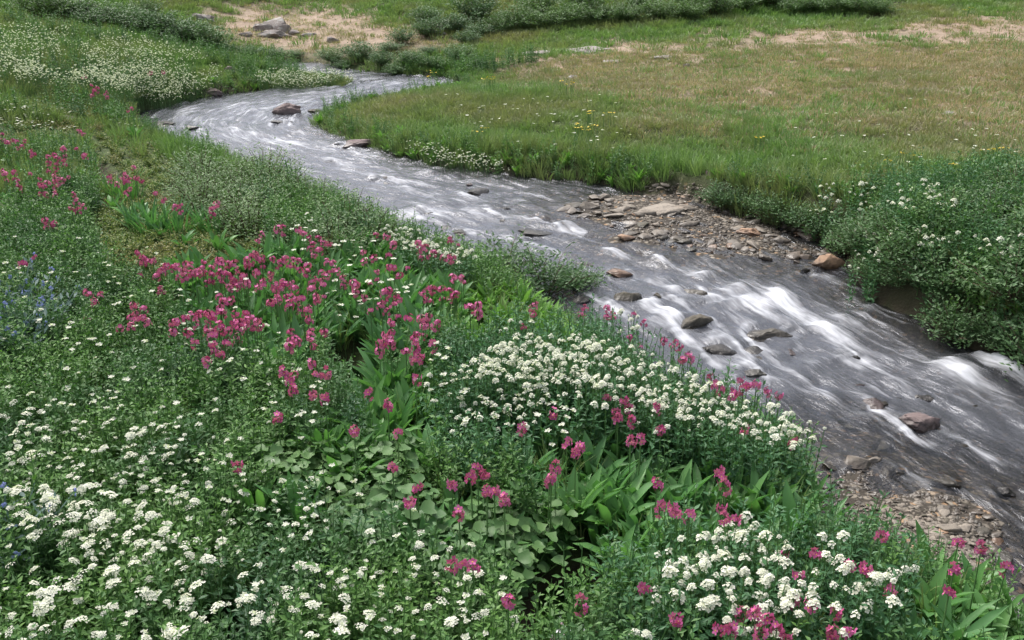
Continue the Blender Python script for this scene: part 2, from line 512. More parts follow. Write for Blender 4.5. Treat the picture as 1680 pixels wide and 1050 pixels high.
def rock_mat(name, c0, c1, c2, wet=True, lichen=0.0):
    m, nt, out = new_mat(name)
    geo = nd(nt, "ShaderNodeNewGeometry"); info = nd(nt, "ShaderNodeObjectInfo")
    tc = nd(nt, "ShaderNodeTexCoord")
    P = geo.outputs["Position"]
    n1, n2, n3 = noise_n(nt, P, 9, 6), noise_n(nt, P, 45, 5), noise_n(nt, P, 3, 3)
    col = mix_c(nt, math_n(nt, 'MULTIPLY', math_n(nt, 'ADD', info.outputs["Random"], n1), 0.5), c0, c1)
    col = mix_c(nt, map_r(nt, n3, 0.55, 0.7), col, c2)
    col = mix_c(nt, map_r(nt, n2, 0.5, 0.75, 0, 0.55), col, (0.06, 0.052, 0.045))
    if lichen: col = mix_c(nt, map_r(nt, n1, 0.55, 0.62, 0, lichen), col, (0.42, 0.42, 0.39))
    p = nd(nt, "ShaderNodeBsdfPrincipled")
    if wet:
        # wet band just above the water level z = 0.03 (y - 5)
        s = nd(nt, "ShaderNodeSeparateXYZ"); nt.links.new(P, s.inputs[0])
        lev = math_n(nt, 'MULTIPLY', math_n(nt, 'SUBTRACT', s.outputs[1], 5.0), 0.03)
        h = math_n(nt, 'SUBTRACT', math_n(nt, 'SUBTRACT', s.outputs[2], lev), math_n(nt, 'MULTIPLY', n1, 0.05))
        w = map_r(nt, h, -0.012, 0.018, 1.0, 0.0)
        col = mix_c(nt, w, col, mix_c(nt, 1.0, col, (0.33, 0.31, 0.30), 'MULTIPLY'))
        nt.links.new(map_r(nt, w, 0, 1, 0.8, 0.25), p.inputs["Roughness"])
    else: p.inputs["Roughness"].default_value = 0.85
    nt.links.new(col, p.inputs["Base Color"])
    bmp = nd(nt, "ShaderNodeBump", Strength=0.6, Distance=0.012)
    nt.links.new(math_n(nt, 'ADD', n2, n1), bmp.inputs["Height"]); nt.links.new(bmp.outputs[0], p.inputs["Normal"])
    nt.links.new(p.outputs[0], out.inputs[0])
    return m
M_ROCK = rock_mat("grey_brown_rock", (0.13, 0.112, 0.09), (0.33, 0.285, 0.235), (0.22, 0.175, 0.135))
M_ORANGE = rock_mat("orange_tan_rock", (0.27, 0.16, 0.10), (0.40, 0.26, 0.17), (0.24, 0.18, 0.13))
M_DARK = rock_mat("wet_dark_rock", (0.035, 0.032, 0.03), (0.075, 0.068, 0.06), (0.06, 0.06, 0.045))
M_MOSSY = rock_mat("mossy_rock", (0.055, 0.048, 0.036), (0.125, 0.108, 0.078), (0.075, 0.075, 0.042))
M_PALE = rock_mat("pale_outcrop_rock", (0.15, 0.13, 0.12), (0.34, 0.30, 0.275), (0.20, 0.16, 0.14), wet=False, lichen=0.55)
M_MAUVE = rock_mat("mauve_boulder_rock", (0.13, 0.095, 0.09), (0.20, 0.15, 0.145), (0.12, 0.09, 0.085))

def water_mat():
    m, nt, out = new_mat("creek_water")
    flow = nd(nt, "ShaderNodeAttribute", attribute_name="flow").outputs["Vector"]
    foam = nd(nt, "ShaderNodeAttribute", attribute_name="foam").outputs["Fac"]
    def stretched(sx, sy, det):
        mp = nd(nt, "ShaderNodeMapping"); mp.inputs["Scale"].default_value = (sx, sy, 1)
        nt.links.new(flow, mp.inputs["Vector"])
        return noise_n(nt, mp.outputs[0], 1.0, det, 0.6)
    a, b, c = stretched(1.7, 9.0, 4), stretched(3.4, 24.0, 5), stretched(5.5, 15.0, 4)
    st = math_n(nt, 'ADD', math_n(nt, 'MULTIPLY', a, 0.40), math_n(nt, 'ADD', math_n(nt, 'MULTIPLY', b, 0.32), math_n(nt, 'MULTIPLY', c, 0.28)))
    f = map_r(nt, math_n(nt, 'ADD', math_n(nt, 'MULTIPLY', st, 2.3), foam), 1.20, 2.10, 0.0, 0.9, True)
    # shallow edges stay clear, mid-stream is aerated
    shallow = nd(nt, "ShaderNodeAttribute", attribute_name="shallow").outputs["Fac"]
    murk = nd(nt, "ShaderNodeBsdfDiffuse"); murk.inputs["Color"].default_value = (0.095, 0.10, 0.115, 1)
    tr = nd(nt, "ShaderNodeBsdfTransparent"); tr.inputs["Color"].default_value = (0.62, 0.60, 0.55, 1)
    body = nd(nt, "ShaderNodeMixShader")
    nt.links.new(map_r(nt, shallow, 0, 1, 0.35, 0.9), body.inputs[0])
    nt.links.new(murk.outputs[0], body.inputs[1]); nt.links.new(tr.outputs[0], body.inputs[2])
    gl = nd(nt, "ShaderNodeBsdfGlossy", Roughness=0.16); gl.inputs["Color"].default_value = (0.86, 0.89, 0.97, 1)
    bmp = nd(nt, "ShaderNodeBump", Strength=0.55, Distance=0.03)
    nt.links.new(math_n(nt, 'ADD', math_n(nt, 'MULTIPLY', b, 0.6), c), bmp.inputs["Height"])
    nt.links.new(bmp.outputs[0], gl.inputs["Normal"])
    fr = nd(nt, "ShaderNodeFresnel", IOR=1.33); nt.links.new(bmp.outputs[0], fr.inputs["Normal"])
    surf = nd(nt, "ShaderNodeMixShader")
    nt.links.new(math_n(nt, 'MULTIPLY', fr.outputs[0], 1.0, True), surf.inputs[0])
    nt.links.new(body.outputs[0], surf.inputs[1]); nt.links.new(gl.outputs[0], surf.inputs[2])
    fo = nd(nt, "ShaderNodeBsdfDiffuse"); fo.inputs["Color"].default_value = (0.76, 0.78, 0.83, 1)
    fin = nd(nt, "ShaderNodeMixShader")
    nt.links.new(f, fin.inputs[0]); nt.links.new(surf.outputs[0], fin.inputs[1]); nt.links.new(fo.outputs[0], fin.inputs[2])
    nt.links.new(fin.outputs[0], out.inputs[0])
    return m
M_WATER = water_mat()
def still_mat():
    m, nt, out = new_mat("still_water")
    tr = nd(nt, "ShaderNodeBsdfTransparent"); tr.inputs["Color"].default_value = (0.45, 0.42, 0.36, 1)
    gl = nd(nt, "ShaderNodeBsdfGlossy", Roughness=0.06); fr = nd(nt, "ShaderNodeFresnel", IOR=1.33)
    mx = nd(nt, "ShaderNodeMixShader"); nt.links.new(fr.outputs[0], mx.inputs[0]); nt.links.new(tr.outputs[0], mx.inputs[1]); nt.links.new(gl.outputs[0], mx.inputs[2])
    nt.links.new(mx.outputs[0], out.inputs[0])
    return m
M_STILL = still_mat()

# ------------------------------------------------------------------ terrain sheet
ny, nx = GZ.shape
tv = np.stack([gx.ravel(), gy.ravel(), GZ.ravel()], 1)
ii = np.arange(ny * nx).reshape(ny, nx)
tf = np.stack([ii[:-1, :-1].ravel(), ii[:-1, 1:].ravel(), ii[1:, 1:].ravel(), ii[1:, :-1].ravel()], 1)
tpx, tpy = proj(tv)
t_dry = dryness(tpx, tpy, tv[:, 0], tv[:, 1]) * (tv[:, 1] > 5)
x_, y_ = tv[:, 0], tv[:, 1]
t_in = in_poly(x_, y_, CREEK) | in_poly(x_, y_, SIDE)
t_d = np.minimum(dist_line(x_, y_, Lw), dist_line(x_, y_, Rw))
t_grav = np.where(t_in, 1.0, 0.0)
for poly in (BAR, SHORE): t_grav = np.maximum(t_grav, in_poly(x_, y_, poly) * 1.0)
t_bank = np.where(~t_in & (t_d < 0.3), 1 - t_d / 0.3, 0.0) * (1 - t_grav)
for poly in POOLS: t_bank = np.maximum(t_bank, in_poly(x_, y_, poly) * 1.0)
gme = np_mesh("meadow_ground", tv, tf, [ground_mat()], True,
              [("dry", 'FLOAT', t_dry), ("gravel", 'FLOAT', t_grav), ("bank", 'FLOAT', t_bank)])
g_obj = obj("meadow_ground", gme); g_obj["kind"] = "structure"

# ------------------------------------------------------------------ rocks that stand in the creek (px of centre at water line, width px, shape, material)
RK = [ # x, y, width_px, height ratio, material, label
 (470,188,42,0.62,'mauve',"rounded mauve boulder standing alone in the upper pool"),
 (785,318,52,0.30,'dark',"low black rock awash upstream of the gravel bar"),
 (880,386,84,0.26,'dark',"long dark flat rock in the riffle above the leaning willow sprigs"),
 (755,384,38,0.30,'mossy',"small brown rock in the riffle beside the long dark flat rock"),
 (1018,452,46,0.26,'orange',"flat orange stone alone in the water past the willow sprigs"),
 (1030,497,62,0.62,'mossy',"brown rock with water sliding over it behind pink flowers"),
 (955,497,50,0.45,'dark',"dark rock under the near bank beside the willow sprigs"),
 (1080,492,26,0.8,'mossy',"small upright brown rock next to the water slide"),
 (1135,487,66,0.30,'mossy',"long olive rock upstream of the biggest white wave"),
 (1145,540,86,0.40,'mossy',"olive brown rock in mid stream shaped like a low ridge"),
 (1262,556,88,0.28,'mossy',"flat cream topped rock lying in the rapids"),
 (1190,582,78,0.46,'dark',"black wet boulder beside the near bank's pink flowers"),
 (1235,618,50,0.4,'dark',"wet grey rock just behind the tall pink flowers"),
 (1512,702,72,0.42,'mauve',"grey boulder in the clear shallow water off the shore"),
 (1580,735,30,0.35,'mossy',"small ochre stone in the clear shallows"),
 (1410,768,62,0.45,'rock',"pale tan block at the upper tip of the near shore"),
 (1432,762,34,0.6,'rock',"squarish pale stone against the tan block on the near shore"),
 (1475,778,34,0.45,'mossy',"brown stone just off the tip of the near shore"),
 (1555,802,52,0.42,'mossy',"split brown rock in the shallows beside the near shore"),
 (1650,812,44,0.35,'dark',"dark flat rock in the shallows far out from the shore"),
 (1365,440,56,0.7,'orange',"rust topped boulder at the end of the bar against the right bank"),
 (1322,446,18,0.9,'dark',"small black upright stone beside the rust topped boulder"),
 (1240,385,58,0.30,'orange',"biggest tan boulder on top of the gravel bar"),
 (1085,352,92,0.17,'rock',"long flat tan slab across the upper gravel bar"),
 (945,342,42,0.6,'mossy',"brown boulder at the upstream tip of the gravel bar"),
 (970,344,36,0.6,'rock',"grey boulder second from the upstream tip of the bar"),
 (1120,400,44,0.4,'mossy',"moss green stone on the bar's water side"),
 (590,240,58,0.30,'mauve',"flat mauve slab at the grassy point's edge"),
 (1175,287,34,0.42,'mauve',"pinkish stone in the grass above the gravel bar"),
 (262,208,44,0.30,'dark',"dark flat rock at the left end of the upper pool"),
 (315,212,24,0.35,'dark',"small dark rock in the upper pool's near edge"),
 (345,156,34,0.5,'mauve',"brownish rock under the far bank of the upper pool"),
 (460,203,38,0.22,'dark',"low flat rock awash below the mauve boulder"),
 (515,186,24,0.45,'mossy',"mossy rock against the tip of the grassy point"),
 (1440,665,40,0.3,'mossy',"submerged olive rock near the pink flowers' bank"),
 (1395,590,40,0.25,'dark',"low dark rock between the rapids and the clear shallows"),
 (700,352,30,0.4,'dark',"small dark rock breaking the upper riffle"),
 (820,346,40,0.35,'dark',"dark rock with white water around it in the upper riffle"),
 (630,295,34,0.25,'dark',"low dark rock awash where the creek narrows"),
]
# ------------------------------------------------------------------ water ribbon
NS, NT = 1000, 110
VL_PX = L_PX[:13] + [(740,462),(800,502),(880,556),(960,610),(1050,665),(1150,730),(1260,800),(1370,880),(1480,960),(1600,1040),(1720,1110),(1900,1250),(2200,1500)]
VR_PX = R_PX[:13] + [(1200,345),(1300,370),(1400,412),(1490,455),(1580,500),(1680,550),(1780,600),(1880,650),(1980,710),(2080,780),(2200,860),(2350,980),(2600,1150),(2900,1400)][:13]
Lr = smooth_line(smooth_line(to_water(*np.array(VL_PX, float).T)[:, :2], 110), NS)
Rr = smooth_line(smooth_line(to_water(*np.array(VR_PX, float).T)[:, :2], 110), NS)
# space stations evenly along the centre line
cen = (Lr + Rr) / 2
seg = np.concatenate([[0], np.cumsum(np.linalg.norm(np.diff(cen, axis=0), axis=1))])
q = np.linspace(0, seg[-1], NS)
Lr = np.stack([np.interp(q, seg, Lr[:, c]) for c in (0, 1)], 1); Rr = np.stack([np.interp(q, seg, Rr[:, c]) for c in (0, 1)], 1)
tt = np.linspace(-0.10, 1.10, NT)
wxy = Lr[:, None, :] * (1 - tt[None, :, None]) + Rr[:, None, :] * tt[None, :, None]
S = np.repeat(q[:, None], NT, 1)
wid = np.linalg.norm(Rr - Lr, axis=1)
T = (tt[None, :] - 0.5) * np.convolve(np.pad(wid, 60, 'edge'), np.ones(121) / 121, 'valid')[:, None]
WX, WY = wxy[..., 0], wxy[..., 1]

def st_of(px, py):
    p = to_water(np.array([float(px)]), np.array([float(py)]))[0]
    k = np.argmin((WX - p[0]) ** 2 + (WY - p[1]) ** 2)
    return S.flat[k], T.flat[k], p
# white water seen in the photograph: px, py, half length up, half length down, half width (m), foam, hump height
FOAM = [(1150,452,.10,.55,.10,.30,.03),(1210,478,.10,.50,.13,.55,.07),(1290,490,.2,.4,.12,.28,.04),(1180,512,.3,.7,.06,.30,.02),(1330,540,.3,.6,.07,.42,.05),
        (1260,525,.3,.5,.06,.34,.03),(1390,525,.1,.4,.07,.36,.04),(1420,512,.05,.25,.08,.36,.05),(1480,530,.1,.5,.07,.26,.04),(1545,610,.08,.45,.14,.55,.09),(1480,590,.15,.4,.08,.32,.06),(1600,592,.06,.5,.10,.55,.08),
        (1640,610,.1,.5,.09,.40,.05),(1660,665,.08,.3,.05,.5,.03),(1370,560,.2,.5,.05,.22,.02),(1300,620,.1,.5,.04,.20,.02),(1450,630,.2,.6,.05,.2,.02),(1350,660,.1,.3,.05,.24,.02),(1420,690,.2,.5,.05,.2,.02),
        (1010,418,.15,.45,.05,.30,.02),(930,372,.10,.4,.09,.42,.04),(965,385,.1,.4,.07,.35,.03),(1060,412,.2,.5,.05,.2,.02),(870,358,.1,.3,.10,.38,.03),(800,345,.1,.35,.10,.34,.03),(665,348,.08,.3,.10,.50,.04),
        (700,338,.1,.4,.10,.25,.03),(740,330,.1,.4,.12,.28,.03),(850,325,.1,.4,.08,.2,.02),(640,310,.2,.5,.15,.22,.02),(600,285,.2,.5,.15,.22,.02),(560,262,.2,.6,.2,.2,.02),(480,235,.3,.6,.25,.28,.02),(430,222,.3,.6,.2,.26,.02),(370,215,.2,.5,.2,.30,.02),
        (330,195,.3,.6,.25,.16,.015),(420,180,.4,.8,.3,.16,.015),(520,160,.4,.8,.3,.18,.015),(640,135,.5,.9,.3,.2,.01),(300,180,.2,.4,.2,.2,.01),(450,200,.2,.5,.2,.2,.01),
        (900,405,.1,.3,.06,.25,.02),(1000,490,.1,.4,.05,.25,.02),(1080,520,.1,.5,.06,.36,.03),(1110,500,.08,.4,.05,.34,.03),(1240,600,.1,.4,.04,.2,.02),(1100,455,.2,.5,.06,.18,.02)]
foam = np.full(S.shape, -0.02)
foam += 0.10 * sstep(7.0, 11.0, WY)          # the far pool is broken all over
foam -= 0.12 * (1 - sstep(3.6, 4.4, WY))    # the near pool runs clear
wz = zw(WY) + 0.014 * (fbm(S * 1.6, T * 5, 3, 3) - 0.5) * 2 + 0.016 * (fbm(S * 6.5, T * 15, 5, 3) - 0.5) * 2
for (px, py, l0, l1, w, fo, hu) in FOAM:
    s0, t0, _ = st_of(px, py)
    ds, dt = S - s0, T - t0 + 0.05 * np.sin((S - s0) * 4 + px)
    g = np.exp(-np.where(ds < 0, (ds / l0) ** 2, (ds / l1) ** 2)) * np.exp(-(dt / (w * (1 + 0.5 * np.clip(ds, 0, 1)))) ** 2)
    foam += fo * g * (0.14 + 0.9 * fbm(S * 2.2 + px, T * 11, 17, 3))
    wz += .5 * hu * (.4 + 1.2 * fbm(S * 5 + px, T * 9, 23, 3)) * np.exp(-np.where(ds < 0, (ds / (l0 * .8)) ** 2, (ds / (l1 * .45)) ** 2)) * np.exp(-(dt / (w * 1.5)) ** 2)
r9 = np.random.default_rng(5)
for _ in range(260):                            # small standing waves of the riffle
    i, j = r9.integers(NS), r9.integers(8, NT - 8)
    if WY[i, j] < 3.9 or WY[i, j] > 15: continue
    s0, t0 = S[i, j], T[i, j]; l0, l1, w = r9.uniform(.03, .07), r9.uniform(.12, .45), r9.uniform(.025, .075)
    ds, dt = S - s0, T - t0 + 0.04 * np.sin((S - s0) * 5 + i)
    g = np.exp(-np.where(ds < 0, (ds / l0) ** 2, (ds / l1) ** 2)) * np.exp(-(dt / (w * (1 + .6 * np.clip(ds, 0, 1)))) ** 2)
    foam += r9.uniform(.06, .30) * g * (1 - .45 * sstep(7, 11, WY))
    wz += r9.uniform(.005, .022) * np.exp(-np.where(ds < 0, (ds / l0) ** 2, (ds / (l1 * .5)) ** 2)) * np.exp(-(dt / (w * 1.6)) ** 2)
    wz -= r9.uniform(.0, .010) * np.exp(-((ds + l0 * 2.2) / l0) ** 2) * np.exp(-(dt / (w * 1.6)) ** 2)
for (px, py, wp, hr, mt, lab) in RK:
    s0, t0, p = st_of(px, py)
    w = wp / FPX * (p[1] / CP) * 0.5
    ds = S - s0
    rr = np.sqrt((ds * .8) ** 2 + (T - t0) ** 2)
    foam += .16 * np.exp(-((rr - w * 1.05) / .022) ** 2) * (.4 + .6 * fbm(S * 9, T * 16, 29, 2))     # collar where the flow piles up
    wz += .012 * np.exp(-((rr - w) / .05) ** 2) * (ds < 0)
    for sg in (-1, 1):                          # a pale wake peels off each side
        dt = T - t0 - sg * (w * 0.9 + 0.12 * np.clip(ds, 0, 2))
        foam += 0.2 * np.exp(-(dt / 0.03) ** 2) * np.where(ds < -w * .5, 0, np.exp(-np.clip(ds, 0, 9) / 0.35))
r9 = np.random.default_rng(15)
foam = np.where(zw(WY) - ground(WX, WY) < .06, np.minimum(foam, .05), foam)
edge = np.minimum(tt - 0, 1 - tt)[None, :] * wid[:, None]
wg = ground(WX, WY)
shallow = 1 - sstep(0.03, 0.20, zw(WY) - wg)
shallow = np.maximum(shallow, 0.85 * (1 - sstep(3.3, 4.3, WY)) * (1 - sstep(0.2, .6, (T + wid[:, None] * 0.2))))
wv = np.stack([WX, WY, wz], -1).reshape(-1, 3)
ii = np.arange(NS * NT).reshape(NS, NT)
wf = np.stack([ii[:-1, :-1].ravel(), ii[:-1, 1:].ravel(), ii[1:, 1:].ravel(), ii[1:, :-1].ravel()], 1)[:, ::-1]
flow = np.stack([S, T + 0.16 * (fbm(S * 1.1, T * 2.2, 61, 3) - .5), np.zeros_like(S)], -1).reshape(-1, 3)
wme = np_mesh("creek_water", wv, wf, [M_WATER], True, [("foam", 'FLOAT', foam.ravel()), ("shallow", 'FLOAT', shallow.ravel()), ("flow", 'FLOAT_VECTOR', flow)])
w_obj = obj("creek_water", wme); w_obj["kind"] = "structure"
# back channel behind the flowery spit
ns, nt_ = 40, 14
SLr, SRr = smooth_line(SLw, ns), smooth_line(SRw, ns)
t2 = np.linspace(-0.1, 1.1, nt_)
b = SLr[:, None, :] * (1 - t2[None, :, None]) + SRr[:, None, :] * t2[None, :, None]
bz = zw(b[..., 1]) + 0.006
ii = np.arange(ns * nt_).reshape(ns, nt_)
bf = np.stack([ii[:-1, :-1].ravel(), ii[:-1, 1:].ravel(), ii[1:, 1:].ravel(), ii[1:, :-1].ravel()], 1)[:, ::-1]
fl = np.stack([b[..., 0], b[..., 1] * 1.0, 0 * bz], -1).reshape(-1, 3)
o = obj("back_channel_water", np_mesh("back_channel_water", np.stack([b[..., 0], b[..., 1], bz], -1).reshape(-1, 3), bf, [M_WATER], True,
        [("foam", 'FLOAT', np.full(ns * nt_, 0.2)), ("shallow", 'FLOAT', np.full(ns * nt_, 0.1)), ("flow", 'FLOAT_VECTOR', fl)]))
o["kind"] = "structure"
# still water lying in the wet hollows
for k, poly in enumerate(POOLS):
    a = np.array(poly); c = a.mean(0)
    lev = float(np.mean(ground(a[:, 0], a[:, 1]))) - 0.035
    V = [(c[0], c[1], lev)] + [(c[0] + (x - c[0]) * 1.05, c[1] + (y - c[1]) * 1.05, lev) for x, y in poly]
    n = len(poly)
    F = np.array([(0, i + 1, (i + 1) % n + 1) for i in range(n)])
    me = np_mesh("seep_water", np.array(V), F, [M_STILL], True, [("foam", 'FLOAT', np.full(n + 1, -0.5)), ("shallow", 'FLOAT', np.full(n + 1, 1.0)), ("flow", 'FLOAT_VECTOR', np.array(V))])
    o = obj("seep_water", me); o["kind"] = "structure"

# ------------------------------------------------------------------ rock shapes
import bmesh
def scatter_poly(poly_px, n):
    P = np.array(poly_px, float); lo, hi = P.min(0), P.max(0); out = np.zeros((0, 2))
    while len(out) < n:
        q = rng.uniform(lo, hi, (n * 4 + 20, 2))
        out = np.concatenate([out, q[in_poly(q[:, 0], q[:, 1], poly_px)]])
    return out[:n]
def rock_mesh(name, mat, seed, flat=0.6, angular=0.6, sub=2):
    r = np.random.default_rng(seed)
    bm = bmesh.new()
    for _ in range(18 if angular > 0.5 else 34):
        v = r.normal(size=3); v /= np.linalg.norm(v)
        v = v * r.uniform(0.82, 1.0)
        bm.verts.new((v[0] * 0.5, v[1] * 0.42, v[2] * 0.5 * flat))
    bmesh.ops.convex_hull(bm, input=bm.verts)
    for v in [v for v in bm.verts if not v.link_faces]: bm.verts.remove(v)
    bmesh.ops.bevel(bm, geom=bm.edges[:], offset=0.035, segments=1, affect='EDGES', clamp_overlap=True)
    bmesh.ops.triangulate(bm, faces=bm.faces[:])
    if sub > 1:
        bmesh.ops.subdivide_edges(bm, edges=bm.edges[:], cuts=2, smooth=0.15, use_grid_fill=True)
        c = np.array([v.co[:] for v in bm.verts])
        n = fbm(c[:, 0] * 5 + seed, c[:, 1] * 5 + c[:, 2] * 7, seed, 3) - 0.5
        n2 = fbm(c[:, 0] * 14 + c[:, 2] * 9, c[:, 1] * 14 + seed, seed + 9, 2) - 0.5
        for v, q in zip(bm.verts, c * (1 + 0.42 * n + 0.12 * n2)[:, None]): v.co = q
    me = bpy.data.meshes.new(name)
    bm.to_mesh(me); bm.free()
    me.materials.append(mat)
    me.polygons.foreach_set("use_smooth", np.ones(len(me.polygons), bool))
    try: me.set_sharp_from_angle(angle=math.radians(35))
    except Exception: pass
    return me
MATS = {'rock': M_ROCK, 'orange': M_ORANGE, 'dark': M_DARK, 'mossy': M_MOSSY, 'mauve': M_MAUVE, 'pale': M_PALE}
for k, (px, py, wp, hr, mt, lab) in enumerate(RK):
    p = hit([px], [py], 0, True)[0]
    w = wp / FPX * (p[1] / CP)
    me = rock_mesh("boulder", MATS[mt], 100 + k, 1.0, 0.4 if mt == 'mauve' else 0.7)
    o = obj("boulder", me, None, (p[0], p[1] + w * 0.2, p[2] - w * hr * (0.16 if mt in ('mossy', 'dark') and px < 1500 and px > 600 else 0.0)), (U(-.12, .12), U(-.12, .12), U(-.4, .4)), (w * 1.15, w * 0.95, w * max(hr, .2) * 1.3))
    tag(o, lab, "boulder")

AWASH = [rock_mesh("awash_rock", m, 520 + i, .7, .7) for i, m in enumerate((M_DARK, M_DARK, M_MOSSY, M_MAUVE))]
rA = random.Random(4)
ap = scatter_poly([(600,290),(800,300),(960,310),(1000,390),(1120,410),(1300,440),(1400,520),(1560,590),(1660,640),(1600,720),(1480,740),(1330,690),(1150,640),(1090,560),(960,470),(780,420),(660,370)], 46)
for x, y, z in hit(ap[:, 0], ap[:, 1], 0, True):
    w = rA.uniform(.05, .15); k = rA.randrange(4)
    o = obj("awash_rock", AWASH[k], None, (x, y, zw(y) + w * rA.uniform(-.24, -.04)), (rA.uniform(-.2, .2), rA.uniform(-.2, .2), rA.uniform(0, 6.28)), (w * 1.2, w, w * .6))
    word = ("black", "charcoal", "olive", "mauve")[k]
    tag(o, "small " + word + " rock half drowned in the creek's riffle", "rock", word + " rocks awash in the riffle")
# stones of the bar and the shore: 300 largest are single things, the rest is gravel
STONES = [rock_mesh("stone", m, 300 + i * 7 + j, U(0.35, 0.6), 0.7, 1) for j, m in enumerate((M_ROCK, M_ROCK, M_ROCK, M_MOSSY, M_ORANGE)) for i in range((4, 4, 4, 3, 2)[j])]
BAR2_PX = [(1380,395),(1330,382),(1260,372),(1300,420),(1370,432)]
stone_sets = [(BAR_PX, 150, 10, 44, "angular stone on the gravel bar in the creek", "stones of the mid-creek gravel bar"),
              (NOTCH_PX, 26, 12, 26, "stone on the strip of shingle under the right bank behind the bar", "shingle under the right bank"),
              (SHORE_PX, 110, 14, 66, "flat stone on the near gravel shore below the flowers", "stones of the near shore"),
              ([(1400,690),(1480,640),(1620,690),(1660,760),(1600,860),(1500,800),(1440,740)], 14, 16, 40, "stone under clear water off the near shore", "stones in the clear shallows")]
for poly, n, w0, w1, lab, grp in stone_sets:
    sp = scatter_poly(poly, n)
    P = hit(sp[:, 0], sp[:, 1], 0, grp != "stones in the clear shallows")
    for (x, y, z) in P:
        w = (w0 + (w1 - w0) * random.random() ** 2) / FPX * (y / CP)
        o = obj("stone", random.choice(STONES), None, (x, y, z + w * 0.02), (U(-.25, .25), U(-.25, .25), U(0, 6.28)), (w * U(.9, 1.25), w * U(.6, 1), w * U(.45, .95)))
        hue = {"grey_brown_rock": "grey", "mossy_rock": "olive brown", "orange_tan_rock": "orange tan"}[o.data.materials[0].name]
        tag(o, ("large " if w > .6 * w1 / FPX * y / CP else "small ") + hue + " " + lab, "stone", ("large " if w > .6 * w1 / FPX * y / CP else "small ") + hue + " " + grp)

# far outcrops
OUT = [(428,54,40,.42,"low broken rock at the left of the knoll's pale outcrop"),(447,50,44,.55,"tallest pale rock of the outcrop on the dry knoll"),(466,54,26,.6,"upright rock at the right of the knoll's outcrop"),(440,62,60,.22,"flat slab along the foot of the knoll's outcrop"),(480,58,22,.5,"small loose rock right of the knoll's outcrop"),(505,60,30,.25,"flat stone on the dry knoll past the outcrop"),(400,60,26,.35,"small grey rock left of the knoll's outcrop"),
       (325,36,44,.4,"pale rock half hidden by dark willows on the far slope"),(738,53,44,.5,"grey ledge rock above the willows behind the creek bend"),(715,60,30,.4,"smaller ledge rock beside the grey ledge"),
       (545,70,26,.5,"pale stone at the knoll's lower edge"),(880,92,60,.13,"flat grey ledge at the left end of the dry meadow"),(960,88,80,.12,"long flat ledge on the dry meadow"),(1010,105,60,.12,"flat weathered ledge set below the long ledge"),
       (1085,98,50,.13,"flat ledge at the right end of the ledge row"),(1320,190,26,.3,"small pale stone on the dry meadow"),(1560,190,30,.25,"pale stone in the dry meadow's rocky spot"),(1130,110,20,.3,"small white stone beyond the ledges"),
       (330,78,34,.4,"grey rock at the foot of the dark willow"),(95,200,50,.2,"flat grey stone showing through the left meadow"),(375,120,26,.5,"mauve rock on the bank left of the flowery spit"),(940,130,20,.4,"stone by the yellow flowers at the dry meadow's edge")]
for k, (px, py, wp, hr, lab) in enumerate(OUT):
    p = hit([px], [py])[0]
    w = wp / FPX * (p[1] / CP)
    o = obj("outcrop_rock", rock_mesh("outcrop_rock", M_PALE if 'mauve' not in lab else M_MAUVE, 700 + k, 1.0, 0.8), None, (p[0], p[1] + w * .3, p[2] + w * hr * .1), (U(-.1, .1), U(-.1, .1), U(-.5, .5)), (w * 1.1, w * .9, w * hr * 1.5))
    tag(o, lab, "rock")

# ------------------------------------------------------------------ plant prototypes
def herb_mesh(name, mat, h=0.3, n=44, ll=0.028, lw=0.013, spread=0.05, stems=3):
    b = Buf()
    for s in range(stems):
        az = U(0, 6.28); d = U(0.2, 1) * spread
        bx, by = U(-.02, .02), U(-.02, .02); H = h * U(0.75, 1.05)
        P = [np.array([bx + math.cos(az) * d * t ** 1.5, by + math.sin(az) * d * t ** 1.5, H * t]) for t in (0, .35, .7, 1)]
        stalk(b, P, 0.0022, 0.0012, 1, U(0, 1))
        m = n // stems
        for i in range(m):
            t = 0.08 + 0.92 * (i + U(0, .8)) / m
            p = np.array([bx + math.cos(az) * d * t ** 1.5, by + math.sin(az) * d * t ** 1.5, H * t])
            sc = (1.15 - 0.55 * t) * U(.7, 1.2)
            leaflet(b, p, i * 2.4 + U(-.5, .5), U(-.1, .7) + 0.3 * t, ll * sc, lw * sc, 0, U(0, 1), U(.05, .3), U(-.5, .5))
            if i % 2 == 0:
                a2 = i * 2.4 + U(-.5, .5) + 1
                p2 = p + np.array([math.cos(a2), math.sin(a2), .3]) * ll * 0.8 * sc
                leaflet(b, p2, a2 + U(-.5, .5), U(-.2, .5), ll * sc, lw * sc, 0, U(0, 1), U(.05, .3), U(-.5, .5))
    return b.mesh(name, [mat, M_STEM])

def tuft_mesh(name, mats, h=0.2, n=26, w=0.006, spread=0.05, lean=0.5, seg=3):
    b = Buf()
    for i in range(n):
        az = U(0, 6.28); r = spread * math.sqrt(random.random())
        e0 = math.pi / 2 - U(0.02, lean); e1 = e0 - U(0.2, 1.1)
        blade(b, (math.cos(az + .4) * r, math.sin(az + .4) * r, -0.005), az, e0, e1, h * U(.55, 1.1), w * U(.7, 1.3), seg, [0.8, 1.0, 0.75, 0.05] if seg == 3 else [.9, 1, .1], 0.2, random.randrange(len(mats)), U(0, 1), U(-.6, .6))
    return b.mesh(name, mats)

STRAP_PROF = [0.25, 0.55, 0.9, 1.0, 0.8, 0.06]
def strap_leaf_mesh(name, mat, L, W, e0, e1, tw=0.0):
    b = Buf()
    blade(b, (0, 0, -0.005), 0, e0, e1, L, W, 5, STRAP_PROF, 0.28, 0, U(0.2, .9), tw)
    return b.mesh(name, [mat], True)

